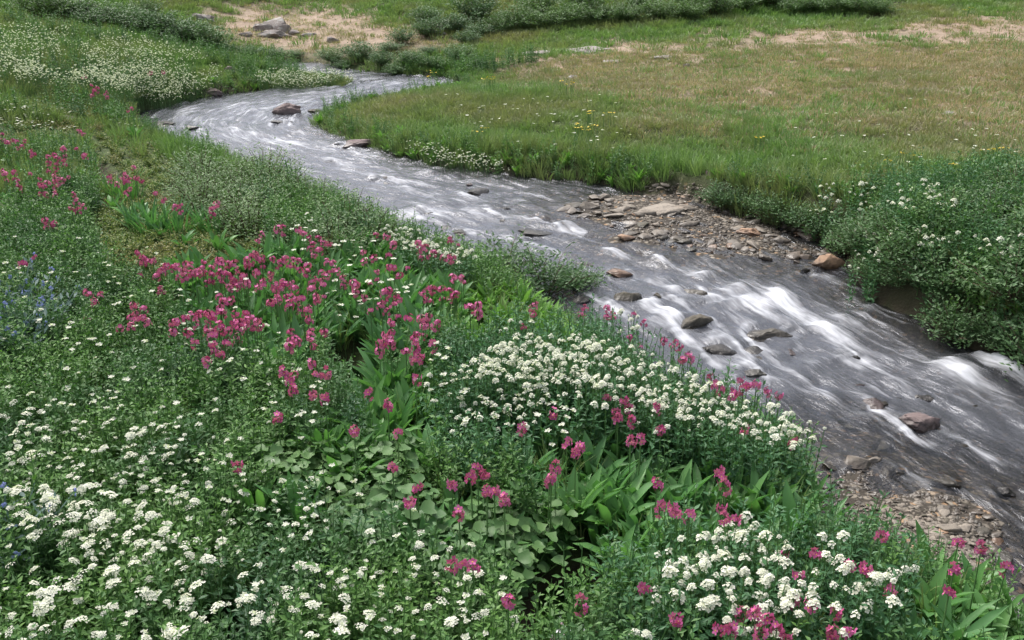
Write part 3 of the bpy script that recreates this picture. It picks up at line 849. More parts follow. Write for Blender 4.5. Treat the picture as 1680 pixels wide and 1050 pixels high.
def rosette_mesh(name, mat, n=12, L=0.2, W=0.034):
    b = Buf()
    for i in range(n):
        az = i * 2.4 + U(-.4, .4); inner = i / n
        e0 = U(0.85, 1.2) + 0.3 * inner; e1 = e0 - U(.2, .9)
        blade(b, (U(-.02, .02), U(-.02, .02), -0.005), az, e0, e1, L * U(.6, 1.1), W * U(.75, 1.2), 5, STRAP_PROF, U(.15, .4), 0, U(0, 1), U(-.4, .4))
    return b.mesh(name, [mat], True)

def round_leaf_mesh(name, mat, n=11):
    b = Buf()
    for i in range(n):
        az = i * 2.4 + U(-.5, .5); r = U(.02, .10); h = U(.06, .17); R = U(.016, .034)
        top = np.array([math.cos(az) * r, math.sin(az) * r, h])
        stalk(b, [(0, 0, 0), top * np.array([.6, .6, .6]), top], .0018, .0014, 1, .5)
        nrm = np.array([math.cos(az) * U(.1, .7), math.sin(az) * U(.1, .7), 1]); nrm += np.array([U(-.3, .3), U(-.3, .3), 0]); nrm /= np.linalg.norm(nrm)
        a = np.cross(nrm, (1, .2, 0)); a /= np.linalg.norm(a); c = np.cross(nrm, a)
        V = [top]; K = 9
        for k in range(K):
            t = 2 * math.pi * (k + .15) / (K + .0); rr = R * (0.9 + .15 * math.sin(3 * t + i)) * (0.62 if k == 0 else 1)
            V.append(top + (a * math.cos(t) + c * math.sin(t)) * rr + nrm * R * U(.1, .35))
        b.add(V, [(0, k + 1, (k + 1) % K + 1) for k in range(K)], 0, U(0, 1))
    return b.mesh(name, [mat, M_STEM], True)

def floret(b, c, nrm, R, k=4, mp=0, me_=None, tone=None, cup=.1):
    nrm = nrm / (np.linalg.norm(nrm) + 1e-9)
    a = np.cross(nrm, (.3, 1, .2)); a /= np.linalg.norm(a) + 1e-9; d = np.cross(nrm, a)
    o = U(0, 6.28); tone = U(0, 1) if tone is None else tone
    for i in range(k):
        t = o + 2 * math.pi * i / k; s = math.pi / k * .92
        p = lambda q, r, u: c + (a * math.cos(q) + d * math.sin(q)) * r + nrm * u
        b.add([c, p(t - s, R * .72, R * cup * .6), p(t, R, R * cup), p(t + s, R * .72, R * cup * .6)], [(0, 1, 2), (0, 2, 3)], mp, tone)
    if me_ is not None:
        V = [c + nrm * R * .22] + [c + (a * math.cos(q) + d * math.sin(q)) * R * .24 + nrm * R * .08 for q in (0, 2.1, 4.2)]
        b.add(V, [(0, 1, 2), (0, 2, 3), (0, 3, 1)], me_, tone)

def white_head(name, R=0.022, n=26, dome=0.6, fr=0.0052):
    b = Buf()
    for i in range(n):
        t = math.sqrt((i + .5) / n); a = i * 2.4
        r = R * t * U(.85, 1.1); z = R * dome * (1 - t * t) + U(-.002, .002)
        c = np.array([math.cos(a) * r, math.sin(a) * r, z])
        nrm = np.array([math.cos(a) * t * dome * 1.1, math.sin(a) * t * dome * 1.1, 1.0]) + rng.normal(size=3) * .18
        floret(b, c, nrm, fr * U(.8, 1.25), 4, 0, 1, None, .25)
        if i % 2 == 0: stalk(b, [(0, 0, -R * 1.1), c - np.array([0, 0, .001])], .0007, .0006, 2, .5)
    return b.mesh(name, [M_WHITE, M_CREAM, M_STEM])

def primrose_flower(name):
    b = Buf()
    stalk(b, [(0, 0, 0), (0.006, 0, 0.003), (0.013, 0, 0.003)], .0011, .0022, 1, .5)
    c = np.array([.014, 0, .003])
    for i in range(5):
        t = 2 * math.pi * i / 5 + .3
        e = lambda q, r, u: c + np.array([u, math.cos(q) * r, math.sin(q) * r])
        R = .0125
        b.add([c, e(t - .55, R * .7, .002), e(t - .18, R * 1.02, .003), e(t + .18, R * 1.02, .003), e(t + .55, R * .7, .002)], [(0, 1, 2), (0, 2, 3), (0, 3, 4)], 0, U(0, 1))
    V = [c + np.array([.002, 0, 0])] + [c + np.array([.0015, math.cos(q) * .0028, math.sin(q) * .0028]) for q in (0, 1.57, 3.14, 4.71)]
    b.add(V, [(0, 1, 2), (0, 2, 3), (0, 3, 4), (0, 4, 1)], 2, .5)
    return b.mesh(name, [M_PINK, M_CALYX, M_EYE])

def primrose_head(name, n=10, k=1.0):
    b = Buf()
    for i in range(n):
        az = i * 2.4; el = U(-.5, .6) if i < n - 2 else U(.7, 1.3)
        d = np.array([math.cos(az) * math.cos(el), math.sin(az) * math.cos(el), math.sin(el)])
        c = d * .020 * k * U(.8, 1.2) + np.array([0, 0, U(-.016, .012)])
        stalk(b, [(0, 0, -.008), c], .001, .001, 1, .5)
        floret(b, c, d, .0125 * k, 5, 0, 2, None, .12)
    for i in range(3): stalk(b, [(0, 0, 0), (U(-.006, .006), U(-.006, .006), U(.018, .03))], .002, .0014, 1, .6)
    return b.mesh(name, [M_PINK, M_CALYX, M_EYE])

def stem_mesh(name, h, bend=.03, r=.0028, mat=None):
    b = Buf(); az = U(0, 6.28)
    stalk(b, [(math.cos(az) * bend * t * t, math.sin(az) * bend * t * t, h * t) for t in (0, .33, .66, 1)], r, r * .7, 0, .5, 4)
    return b.mesh(name, [mat or M_STEM]), (math.cos(az) * bend, math.sin(az) * bend, h)

def shrub_mesh(name, mat, W=.5, H=.4, stems=30, leaves=55, ll=.026, lw=.009, droop=.0, seed=0):
    """returns woody stems and foliage of a low willow, unit spread W, height H"""
    random.seed(900 + seed)
    wood, fol = Buf(), Buf()
    for s in range(stems):
        az = s * 2.4 + U(-.4, .4); out = W * .5 * math.sqrt((s + .5) / stems) * U(.75, 1.15); top = H * (1 - .55 * (2 * out / W / 1.1) ** 2) * U(.7, 1.12)
        P = []
        for t in (0, .25, .5, .75, 1):
            P.append(np.array([math.cos(az) * out * t ** .8, math.sin(az) * out * t ** .8, top * (t ** .9) - droop * t * t * H]) + rng.normal(size=3) * .008 * t)
        stalk(wood, P, .005, .0014, 0, U(0, 1))
        for i in range(leaves):
            t = .22 + .78 * (i + random.random()) / leaves
            q = t * 4; k = min(3, int(q)); p = P[k] + (P[k + 1] - P[k]) * (q - k)
            off = rng.normal(size=3) * np.array([.035, .035, .025])
            a2 = math.atan2(off[1], off[0])
            leaflet(fol, p + off, a2 + U(-.6, .6), U(-.2, .9), ll * U(.7, 1.25), lw * U(.8, 1.3), 0, U(0, 1), U(.05, .35), U(-.7, .7))
    return wood.mesh("woody_stem", [M_WOOD]), fol.mesh("foliage", [mat])

def bare_obj(name, me):
    return bpy.data.objects.new(name, me)          # a source shape for the uncountable growth, not placed itself

HERB = [bare_obj("herb", herb_mesh("herb", M_HERB, .28, 40, .036, .018)) for _ in range(5)]
HERB_D = [bare_obj("herb_dark", herb_mesh("herb_dark", M_HERB_D, .30, 42, .036, .015)) for _ in range(3)]
TUFT = [bare_obj("tuft", tuft_mesh("tuft", [M_GRASS], .17, 26, .006, .05)) for _ in range(4)]
TUFT_S = [bare_obj("tuft_short", tuft_mesh("tuft_short", [M_GRASS], .085, 34, .007, .09, .9)) for _ in range(3)]
DRYT = [bare_obj("tuft_dry", tuft_mesh("tuft_dry", [M_DRY, M_DRY, M_DRY, M_GRASS], .05, 34, .007, .10, 1.1)) for _ in range(3)]
STRAP = [bare_obj("strap", rosette_mesh("strap", M_STRAP, 11, .19, .030)) for _ in range(4)]
BRIGHT = [bare_obj("bright", rosette_mesh("bright", M_BRIGHT, 13, .15, .028)) for _ in range(3)]
ROUND = [bare_obj("round", round_leaf_mesh("round", M_ROUND, 12)) for _ in range(4)]
MOSS = [bare_obj("cover", herb_mesh("cover", M_MOSS, .05, 46, .018, .010, .07, 6)) for _ in range(3)]
FARG = [bare_obj("far_tuft", tuft_mesh("far_tuft", [M_GRASS], .10, 40, .012, .14, .9, 2)) for _ in range(3)]

def gn_scatter(name, pts, rots, scls, protos, kind="stuff", label=None, cat=None):
    """one object of uncountable growth: shapes set on a cloud of ground points"""
    n = len(pts)
    me = bpy.data.meshes.new(name)
    me.vertices.add(n); me.vertices.foreach_set("co", np.asarray(pts, np.float32).ravel())
    a = me.attributes.new("rot", 'FLOAT_VECTOR', 'POINT'); a.data.foreach_set("vector", np.asarray(rots, np.float32).ravel())
    a = me.attributes.new("scl", 'FLOAT_VECTOR', 'POINT'); a.data.foreach_set("vector", np.asarray(scls, np.float32).ravel())
    a = me.attributes.new("pick", 'INT', 'POINT'); a.data.foreach_set("value", rng.integers(0, len(protos), n).astype(np.int32))
    ng = bpy.data.node_groups.new(name, 'GeometryNodeTree')
    ng.interface.new_socket("Geometry", in_out='INPUT', socket_type='NodeSocketGeometry')
    ng.interface.new_socket("Geometry", in_out='OUTPUT', socket_type='NodeSocketGeometry')
    gi, go = ng.nodes.new("NodeGroupInput"), ng.nodes.new("NodeGroupOutput")
    iop = ng.nodes.new("GeometryNodeInstanceOnPoints")
    join = ng.nodes.new("GeometryNodeJoinGeometry")
    for p in protos:
        oi = ng.nodes.new("GeometryNodeObjectInfo"); oi.inputs["Object"].default_value = p
        oi.inputs["As Instance"].default_value = True
        ng.links.new(oi.outputs["Geometry"], join.inputs[0])
    def attr(nm, ty):
        x = ng.nodes.new("GeometryNodeInputNamedAttribute"); x.data_type = ty; x.inputs["Name"].default_value = nm
        return x.outputs[0]
    ng.links.new(gi.outputs[0], iop.inputs["Points"]); ng.links.new(join.outputs[0], iop.inputs["Instance"])
    iop.inputs["Pick Instance"].default_value = True
    ng.links.new(attr("pick", 'INT'), iop.inputs["Instance Index"])
    e2r = ng.nodes.new("FunctionNodeEulerToRotation")
    ng.links.new(attr("rot", 'FLOAT_VECTOR'), e2r.inputs[0]); ng.links.new(e2r.outputs[0], iop.inputs["Rotation"])
    ng.links.new(attr("scl", 'FLOAT_VECTOR'), iop.inputs["Scale"])
    ng.links.new(iop.outputs[0], go.inputs[0])
    o = obj(name, me)
    md = o.modifiers.new("growth", 'NODES'); md.node_group = ng
    o["kind"] = kind
    if label: o["label"] = label
    if cat: o["category"] = cat
    return o

def place(name, P, scale, jit, protos, label, cat, tilt=.15, zs=(0.85, 1.2)):
    n = len(P)
    s = scale * rng.uniform(1 - jit, 1 + jit, n)
    R = np.stack([rng.uniform(-tilt, tilt, n), rng.uniform(-tilt, tilt, n), rng.uniform(0, 6.283, n)], 1)
    gn_scatter(name, P, R, np.stack([s, s, s * rng.uniform(*zs, n)], 1), protos, "stuff", label, cat)
    print("scatter", name, n)

# ------------------------------------------------------------------ scatter the growth
def candidates(x0, x1, y0, y1, dens):
    n = int((x1 - x0) * (y1 - y0) * dens)
    x = rng.uniform(x0, x1, n); y = rng.uniform(y0, y1, n)
    k = np.abs(x) < 0.60 * y + 1.3
    x, y = x[k], y[k]
    ins = in_poly(x, y, CREEK) | in_poly(x, y, SIDE) | in_poly(x, y, BAR) | in_poly(x, y, SHORE)
    for p in POOLS: ins |= in_poly(x, y, p)
    x, y = x[~ins], y[~ins]
    P = np.stack([x, y, ground(x, y)], 1)
    px, py = proj(P + np.array([0, 0, .16]))
    dL, dR = dist_line(x, y, Lw), dist_line(x, y, Rw)
    return P, np.clip(px, -150, 1830), np.clip(py, -20, 1150), np.minimum(dL, dR), dR < dL

# near meadow
P, px, py, d, rt = candidates(-3.2, 5.2, 0.9, 6.6, 620)
strap, rnd_, brt, moss, cress = zone(px, py, Z_STRAP), zone(px, py, Z_ROUND), zone(px, py, Z_BRIGHT), zone(px, py, Z_MOSS), zone(px, py, Z_CRESS)
u = rng.random(len(P)); u2 = rng.random(len(P)); left = ~rt
clump = fbm(P[:, 0] * 2.2, P[:, 1] * 2.2, 51, 3)
m_strap = left & (u < strap * .30 * (1 - .7 * rnd_))
m_round = left & ~m_strap & (u < rnd_ * .95)
m_bright = left & ~m_strap & ~m_round & (u < brt * .4)
rest = left & ~m_strap & ~m_round & ~m_bright & (moss < .5)
z_any = np.maximum(np.maximum(strap, rnd_), brt)
m_herb = rest & (u2 < (1 - z_any * .97) * (1 - cress * .6)) & (u < .80)
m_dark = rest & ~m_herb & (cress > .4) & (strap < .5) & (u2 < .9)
m_tuft = rest & ~m_herb & ~m_dark & (u2 > .90)
place("leafy_herb_growth", P[m_herb], .78, .3, HERB, "fine leaved green herbs filling the near flower meadow", "herbs")
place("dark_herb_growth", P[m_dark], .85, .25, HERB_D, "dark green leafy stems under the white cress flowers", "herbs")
place("strap_leaf_growth", P[m_strap], 1.0, .3, STRAP, "upright strap shaped leaves massed between the pink flowers", "leaves")
place("round_leaf_growth", P[m_round], .8, .3, ROUND, "low round leaves covering the wet ground in the foreground", "leaves")
place("bright_leaf_growth", P[m_bright], .85, .3, BRIGHT, "bright yellow green leaves along the near bank", "leaves")
m_rg = rt & (u < .8) & ((d > .16) | (u2 < .3))
place("bank_herb_growth", P[m_rg], .8, .3, HERB + HERB_D, "leafy herbs on top of the steep right bank", "herbs")
g = [P[m_tuft]]; mossP = [P[left & (moss >= .5) & (u < .7)]]
# middle distance
P, px, py, d, rt = candidates(-8, 9, 6.6, 14.5, 190)
u = rng.random(len(P)); moss = zone(px, py, Z_MOSS); dry = dryness(px, py, P[:, 0], P[:, 1])
clump = fbm(P[:, 0] * 1.2, P[:, 1] * 1.2, 52, 3)
mossP.append(P[(moss > u) & ~rt])
rest = ~((moss > u) & ~rt)
m_short = rest & rt & (u > dry ** .5) & (d > .5)
m_tall = rest & ~m_short & (dry ** .5 < u) & ~(rt & (d > .5))
low = (P[:, 1] > 9.5) & (d < .9)
_mt = m_tall & ~low; m_short = m_short | (m_tall & low)
g.append(P[_mt])
m_dry = rest & rt & (dry ** .5 >= u)
m_ts = rt & (fbm(P[:, 0] * 1.9, P[:, 1] * 1.1, 57, 3) > .60) & (d > .4) & (u < .75) & (dry < .35)
place("tussock_growth", P[m_ts], .62, .4, TUFT, "taller darker tussocks scattered over the meadow across the creek", "grass", .25)
place("short_meadow_grass", P[m_short], .95, .3, TUFT_S, "short green grass of the meadow beyond the creek", "grass", .2)
dryP = [P[m_dry]]
m_h = rest & ~rt & (clump > .5) & (u < .6)
place("slope_herb_growth", P[m_h], .8, .3, HERB, "leafy herbs on the left slope behind the near meadow", "herbs")
place("tall_meadow_grass", np.concatenate(g), .85, .35, TUFT, "tall green grass along the banks and left slope", "grass", .2)
place("low_ground_cover", np.concatenate(mossP), 1.05, .3, MOSS, "low yellow green cover on the trodden patch of the left bank", "ground cover", .2)
# far
P, px, py, d, rt = candidates(-15, 19, 14.5, 33, 80)
u = rng.random(len(P)); dry = dryness(px, py, P[:, 0], P[:, 1])
place("far_meadow_grass", P[dry ** .45 < u], 1.0, .35, FARG, "green grass on the far slopes", "grass", .2)
dryP.append(P[(dry ** .45 >= u) & (rng.random(len(P)) < .5)])
place("dry_meadow_grass", np.concatenate(dryP), 1.0, .35, DRYT, "sparse dry tan grass of the upper meadow", "grass", .2)

EP = []
for line, sgn in ((Rw, 1), (Lw, -1)):
    a, b2 = line[:-1], line[1:]
    for k in range(len(a)):
        L = np.linalg.norm(b2[k] - a[k]); m = int(L * 90)
        t = rng.random(m)[:, None]; q = a[k] + (b2[k] - a[k]) * t
        nrm = np.array([-(b2[k] - a[k])[1], (b2[k] - a[k])[0]]) / (L + 1e-9)
        lo = .10 if sgn > 0 and a[k][1] < 6.5 else -.04
        EP.append(q + nrm * rng.uniform(lo, .24, m)[:, None] * sgn)
EP = np.concatenate(EP)
ok = ~in_poly(EP[:, 0], EP[:, 1], BAR) & ~in_poly(EP[:, 0], EP[:, 1], SHORE) & (EP[:, 1] > 2) & (np.abs(EP[:, 0]) < .6 * EP[:, 1] + 1.3)
x_, y_ = EP[:, 0], EP[:, 1]
dB = np.minimum(dist_line(x_, y_, BAR + [BAR[0]]), 9)
ok &= (ground(x_, y_) > zw(y_) - .03) & (dB > .12)
ok &= (y_ < 10) | (rng.random(len(x_)) < .45)
EP = np.stack([x_, y_, ground(x_, y_)], 1)[ok]
place("bank_edge_growth", EP, .62, .35, HERB + BRIGHT[:1] + TUFT[:2], "leafy plants and grass overhanging the creek's edges", "herbs", .35)

# ------------------------------------------------------------------ gravel between the stones
gp = []
for poly, n in ((BAR_PX, 2600), (NOTCH_PX, 500), (SHORE_PX, 2200)):
    sp = scatter_poly(poly, n); gp.append(hit(sp[:, 0], sp[:, 1], 0, False))
sp = scatter_poly([(1340,700),(1480,620),(1700,680),(1800,800),(1700,960),(1480,880)], 900); gp.append(hit(sp[:, 0], sp[:, 1], 0, False))
gp = np.concatenate(gp)
GRAV = [bare_obj("pebble", s) for s in STONES if s.materials[0] != M_ORANGE]
n = len(gp); s = rng.uniform(.012, .05, n) * (0.6 + .4 * rng.random(n))
gn_scatter("gravel", gp, np.stack([rng.uniform(-.5, .5, n), rng.uniform(-.5, .5, n), rng.uniform(0, 6.28, n)], 1), np.stack([s, s * .8, s * .8], 1), GRAV, "stuff", "small gravel between the stones of bar and shore", "gravel")

# ------------------------------------------------------------------ magenta primroses: pixel of each flower head
PINK = """135,128 160,145 175,152 150,140 267,118 245,122 217,178 5,220 12,235 28,232 38,240 55,253 78,257 95,260 105,262 125,245 105,245 5,280 22,283 30,297 50,285 78,280 90,287 98,292 72,305 65,303 115,290 130,215
180,290 205,286 212,295 232,298 220,275 255,318 121,320 125,333 295,338 350,343 73,361 56,422 225,415 235,425 245,430 250,425 290,438 303,432 312,435 320,445 300,445 335,430 333,440 350,440 358,428 365,435 375,430 345,450 362,450 372,448
380,455 390,445 398,455 395,462 405,428 413,420 422,415 420,425 430,425 448,425 460,428 470,425 480,425 490,427 430,385 463,372 497,383 510,390 515,400 541,400 425,450 445,458 452,470 460,475 468,468 478,465 485,475 480,485 458,493 455,488
503,450 530,445 545,432 555,445 520,485 530,468 505,505 360,485 380,492 258,455 163,483 157,497 222,500 215,520 225,525 235,522 282,530 312,517 320,522 328,520 340,515 366,513 385,515 400,515 403,525 392,530 418,530 425,525 340,540 350,545
358,540 368,545 375,540 308,545 318,563 350,568 370,560 360,583 342,595 475,545 532,543 490,560 510,555 465,615 480,618 478,625 512,600 520,615 535,613 480,640 513,650 535,652 457,687 620,385 597,413 645,402 617,445 640,440 565,455 582,470
670,440 690,412 700,405 712,415 740,395 735,425 757,455 745,455 637,478 650,485 633,495 645,500 627,500 693,480 700,475 725,475 738,477 640,530 690,525 695,535 705,520 718,530 785,500 878,500 875,518 960,505 995,505 1005,515 1040,515
622,560 640,553 628,565 680,555 682,565 685,580 680,590 690,590 710,568 605,647 636,667 680,622 1035,553 1090,558 1105,560 910,680 1025,655 1030,670 1012,680 1015,690 1075,670 1035,692 995,655 1128,580 1120,590 1165,620 1175,630 1180,640
1215,625 1225,635 1205,645 1220,640 1240,635 1258,645 1278,650 1200,655 1225,710 1300,725 580,712 652,712 645,765 685,800 675,825 785,770 795,780 775,785 742,797 798,810 812,808 830,820 755,845 857,703 930,730 945,745 950,735 905,785 900,790
912,770 1050,720 1035,725 1085,705 1075,795 1085,835 1100,835 1110,845 738,930 757,928 778,928 833,990 952,990 1060,965 1110,1020 385,765 1180,775 1187,785 1195,800 1185,835 1190,850 1130,845 1205,850 1445,878 1570,890 1610,902 1645,930
1398,928 1425,940 1460,968 1555,975 1563,935 1310,945 1300,990 1330,990 1372,1003 1280,910 1335,910 1200,1035 1245,1040 1260,1020 1275,1030 1290,1045 1240,1010 1365,1040 1390,1035 1215,1010 1180,1030"""
pink = np.array([[float(a) for a in t.split(',')] for t in PINK.split()])
PINK_SPOTS = [ # polygon, label tail
 ([(0,100),(320,100),(320,200),(0,200)], "pink primrose on the far left slope above the upper pool", "primroses on the left slope"),
 ([(-9,200),(400,200),(400,360),(-9,360)], "pink primrose in the loose drift beside the trodden mossy patch", "primroses beside the mossy patch"),
 ([(0,360),(275,360),(275,545),(0,545)], "pink primrose in small knots among the white dotted herbs", "primroses among the herbs"),
 ([(275,360),(560,360),(560,508),(275,508)], "pink primrose in the thickest magenta drift of the meadow", "primroses of the thick drift"),
 ([(275,508),(445,508),(445,610),(275,610)], "pink primrose in the drift left of the dark wet hollow", "primroses left of the hollow"),
 ([(445,508),(560,508),(560,700),(445,700)], "pink primrose growing at the rim of the dark wet hollow", "primroses by the hollow"),
 ([(560,360),(770,360),(770,545),(560,545)], "reddish pink primrose between the thick drift and the creek", "primroses towards the creek"),
 ([(770,480),(1115,480),(1115,600),(770,600)], "pink primrose on the bank behind the white cress patch", "primroses behind the cress"),
 ([(1100,570),(1320,570),(1320,740),(1100,740)], "pink primrose leaning over the creek at the cress patch's end", "primroses over the creek"),
 ([(560,545),(730,545),(730,735),(560,735)], "magenta primrose left of the white cress patch", "primroses left of the cress"),
 ([(820,640),(1115,640),(1115,760),(820,760)], "pink primrose in front of the white cress patch", "primroses in front of the cress"),
 ([(560,735),(960,735),(960,870),(560,870)], "magenta primrose standing behind the low round leaves", "primroses by the round leaves"),
 ([(1040,740),(1230,740),(1230,870),(1040,870)], "magenta primrose above the tall strap leaves near the creek", "primroses in the strap leaves"),
 ([(1380,860),(1700,860),(1700,990),(1380,990)], "magenta primrose on the bank below the near gravel shore", "primroses below the shore"),
 ([(1150,870),(1420,870),(1420,1100),(1150,1100)], "magenta primrose among the foreground white cress heads", "primroses in the foreground cress"),
 ([(-9,-9),(1700,-9),(1700,1100),(-9,1100)], "single small magenta primrose by the foreground wet hollow", "primroses of the foreground"),
]
PINK_ONE = {(1075,795): "lone full magenta primrose standing clear above dark strap leaves near the creek", (385,765): "lone magenta primrose far out among the white yarrow",
            (457,687): "lone magenta primrose between the wet hollow and the white yarrow", (652,712): "magenta primrose on a bare stalk between hollow and white cress",
            (580,712): "magenta primrose at the upper edge of the round leaves", (755,845): "lone magenta primrose rising from the middle of the round leaves",
            (833,990): "small magenta primrose at the left rim of the foreground wet hollow", (952,990): "small magenta primrose at the right rim of the foreground wet hollow"}
LEAVES = [strap_leaf_mesh("leaf", M_STRAP, U(.13, .20), U(.028, .038), U(.75, 1.25), U(.1, .7), U(-.4, .4)) for _ in range(10)]
ROSES = [rosette_mesh("foliage", M_STRAP, 10, .17, .032) for _ in range(5)]
FLOWERS = [primrose_flower("flower") for _ in range(5)]
HEADS = [primrose_head("flower_head", random.randint(8, 12), U(.9, 1.1)) for _ in range(6)]
PSTEMS = [stem_mesh("stem", .25, U(.0, .03)) for _ in range(5)]
hts = np.array([U(.24, .32) for _ in pink])
base = hit(pink[:, 0], pink[:, 1], hts)
for (px, py), h, B in zip(pink, hts, base):
    lab, grp = next((l, g) for poly, l, g in PINK_SPOTS if in_poly(np.array([px]), np.array([py]), poly)[0])
    t = obj("primrose", None, None, B, (0, 0, U(0, 6.28))); t.empty_display_size = .05
    if (px, py) in PINK_ONE: lab, grp = PINK_ONE[(px, py)], None
    else: lab, grp = ("tall " if h > .28 else "short ") + lab, ("tall " if h > .28 else "short ") + grp
    tag(t, lab, "flower", grp)
    me, top = random.choice(PSTEMS); k = h / .25
    st = obj("stem", me, t, None, None, (1, 1, k))
    if py > 560 and B[1] < 4.2:
        for i in range(random.randint(6, 9)):
            obj("leaf", random.choice(LEAVES), t, (U(-.015, .015), U(-.015, .015), 0), (0, 0, i * 2.4 + U(-.4, .4)), U(.75, 1.1))
        for i in range(random.randint(6, 9)):
            e = U(-.5, .5) if i < 7 else U(.6, 1.2)
            obj("flower", random.choice(FLOWERS), st, (top[0], top[1], top[2] + U(-.014, .012) / k), (U(-.4, .4), -e, i * 2.4 + U(-.3, .3)), (U(.7, 1.0), U(.7, 1.0), U(.7, 1.0) / k))
    else:
        obj("foliage", random.choice(ROSES), t, None, (0, 0, U(0, 6.28)), U(.75, 1.05))
        obj("flower_head", random.choice(HEADS), t, (top[0], top[1], h), None, U(.55, .88))
        if random.random() < .4: obj("flower_head", random.choice(HEADS), t, (top[0] * .7, top[1] * .7, h * U(.8, .88)), None, U(.55, .85))
        me2, top2 = random.choice(PSTEMS); a = U(0, 6.28); ox, oy, k2 = math.cos(a) * .05, math.sin(a) * .05, U(.75, 1.05)
        obj("stem", me2, t, (ox, oy, 0), None, (1, 1, k * k2)); obj("flower_head", random.choice(HEADS), t, (ox + top2[0], oy + top2[1], h * k2), None, U(.6, .95))

# ------------------------------------------------------------------ white cress and yarrow
def white_plant(name, B, h, heads, head_meshes, stems, spread, hs, lab, grp, cat="flower"):
    t = obj(name, None, None, B, (0, 0, U(0, 6.28))); t.empty_display_size = .05
    word = ("single headed", "two headed", "three headed", "four headed", "five headed")[heads - 1]
    tag(t, word + " " + lab, cat, word + " " + grp)
    for i in range(heads):
        a = i * 2.4 + U(-.5, .5); r = spread * math.sqrt((i + .3) / heads)
        hh = h * U(.85, 1.05)
        ex, ey = math.atan2(r, hh), a
        me = random.choice(stems)
        st = obj("leafy_stem", me, t, None, (0, ex, a), (1, 1, hh / .3))
        obj("flower_head", random.choice(head_meshes), t, (math.cos(a) * r, math.sin(a) * r, hh), (U(-.45, .45), U(-.45, .45), U(0, 6.28)), hs * random.choice((.5, .75, .9, 1.0, 1.15)) * U(.9, 1.1))
def leafy_stem(mat):
    b = Buf()
    stalk(b, [(0, 0, 0), (U(-.006, .006), U(-.006, .006), .15), (0, 0, .3)], .002, .0014, 1, .5)
    for i in range(20):
        t = .04 + .86 * i / 20; sc = U(.7, 1.2) * (1.2 - .5 * t)
        leaflet(b, (0, 0, .3 * t), i * 2.4, U(.0, .8), .034 * sc, .014 * sc, 0, U(0, 1), U(.05, .3), U(-.5, .5))
    return b.mesh("leafy_stem", [mat, M_STEM])
CSTEM = [leafy_stem(M_HERB_D) for _ in range(4)]; YSTEM = [leafy_stem(M_HERB) for _ in range(4)]
CHEAD = [white_head("flower_head", .016, 20, .95, .0058) for _ in range(5)]
YHEAD = [white_head("flower_head", .022, 30, .42, .0052) for _ in range(4)] + [white_head("flower_head", .020, n_, d_, .0048) for n_, d_ in ((12, .7), (16, .3), (22, .55))]
CHEAD += [white_head("flower_head", .014, n_, 1.2, .0052) for n_ in (8, 12)]
CRESS = [ # polygon, plants, height, heads, scale, label, group
 ([(745,612),(790,580),(830,545),(925,548),(1050,582),(1165,632),(1150,650),(1040,640),(900,640),(800,628)], 92, .34, 4, 1.0, "white cress plant in the dense white patch beside the creek", "cress of the dense patch"),
 ([(690,620),(745,610),(840,650),(880,700),(740,690)], 13, .30, 3, .9, "white cress plant on the thin left fringe of the dense patch", "cress of the left fringe"),
 ([(900,640),(1060,650),(1180,690),(1100,690),(900,660)], 9, .30, 3, .9, "white cress plant under the front edge of the dense patch", "cress of the front edge"),
 ([(1050,640),(1160,645),(1280,670),(1340,700),(1330,720),(1230,710),(1100,670)], 38, .32, 3, .95, "white cress plant on the bank edge between dense patch and gravel shore", "cress of the bank edge"),
 ([(1090,930),(1110,880),(1220,850),(1330,885),(1500,925),(1480,960),(1350,985),(1180,985)], 42, .30, 3, 1.05, "white cress plant in the foreground patch below the gravel shore", "cress of the foreground patch"),
 ([(1010,950),(1090,900),(1200,980),(1380,990),(1480,1010),(1300,1060),(1010,1060)], 12, .28, 3, 1.0, "white cress plant beside the foreground wet hollow", "cress by the foreground hollow"),
 ([(630,368),(665,372),(720,398),(785,418),(760,428),(690,410),(640,390)], 26, .24, 4, .95, "white cress plant on the creek edge above the willow sprigs", "cress above the willow sprigs"),
 ([(830,520),(860,525),(850,545),(825,540)], 3, .32, 3, .95, "white cress plant standing just behind the dense patch", "cress behind the dense patch"),
 ([(985,505),(1050,508),(1070,540),(1040,545),(1000,520)], 5, .28, 2, .9, "white cress plant between pink flowers on the creek bank", "cress between bank primroses"),
 ([(1340,300),(1560,296),(1570,335),(1420,345),(1385,366),(1340,352)], 24, .25, 3, 1.1, "white flowering cress on the right bank across from the bar", "cress across from the bar"),
 ([(1390,375),(1480,370),(1560,372),(1680,385),(1680,410),(1560,390),(1440,420),(1390,440)], 20, .30, 2, 1.0, "white flowering cress among the right bank shrubs", "cress among the bank shrubs"),
]
def disp(n, poly):
    """spread-out random spots inside a pixel outline (nearer rows are further apart)"""
    c = scatter_poly(poly, n * 6); out = []
    for q in c:
        if len(out) >= n: break
        r = 9 * (0.5 + q[1] / 700) * min(1, 60 / n + .45)
        if all((q[0] - p[0]) ** 2 + ((q[1] - p[1]) * 1.5) ** 2 > r * r for p in out): out.append(q)
    return np.array(out)
for poly, n, h, k, sc, lab, grp in CRESS:
    Q = disp(n, poly); HH = h * rng.uniform(.9, 1.08, len(Q))
    for q, hh, B in zip(Q, HH, hit(Q[:, 0], Q[:, 1], HH)):
        white_plant("cress", B, hh, max(1, k + random.choice((-1, 0, 0, 1))), CHEAD, CSTEM, .056, sc * .86 * U(.7, 1.12), lab, grp)
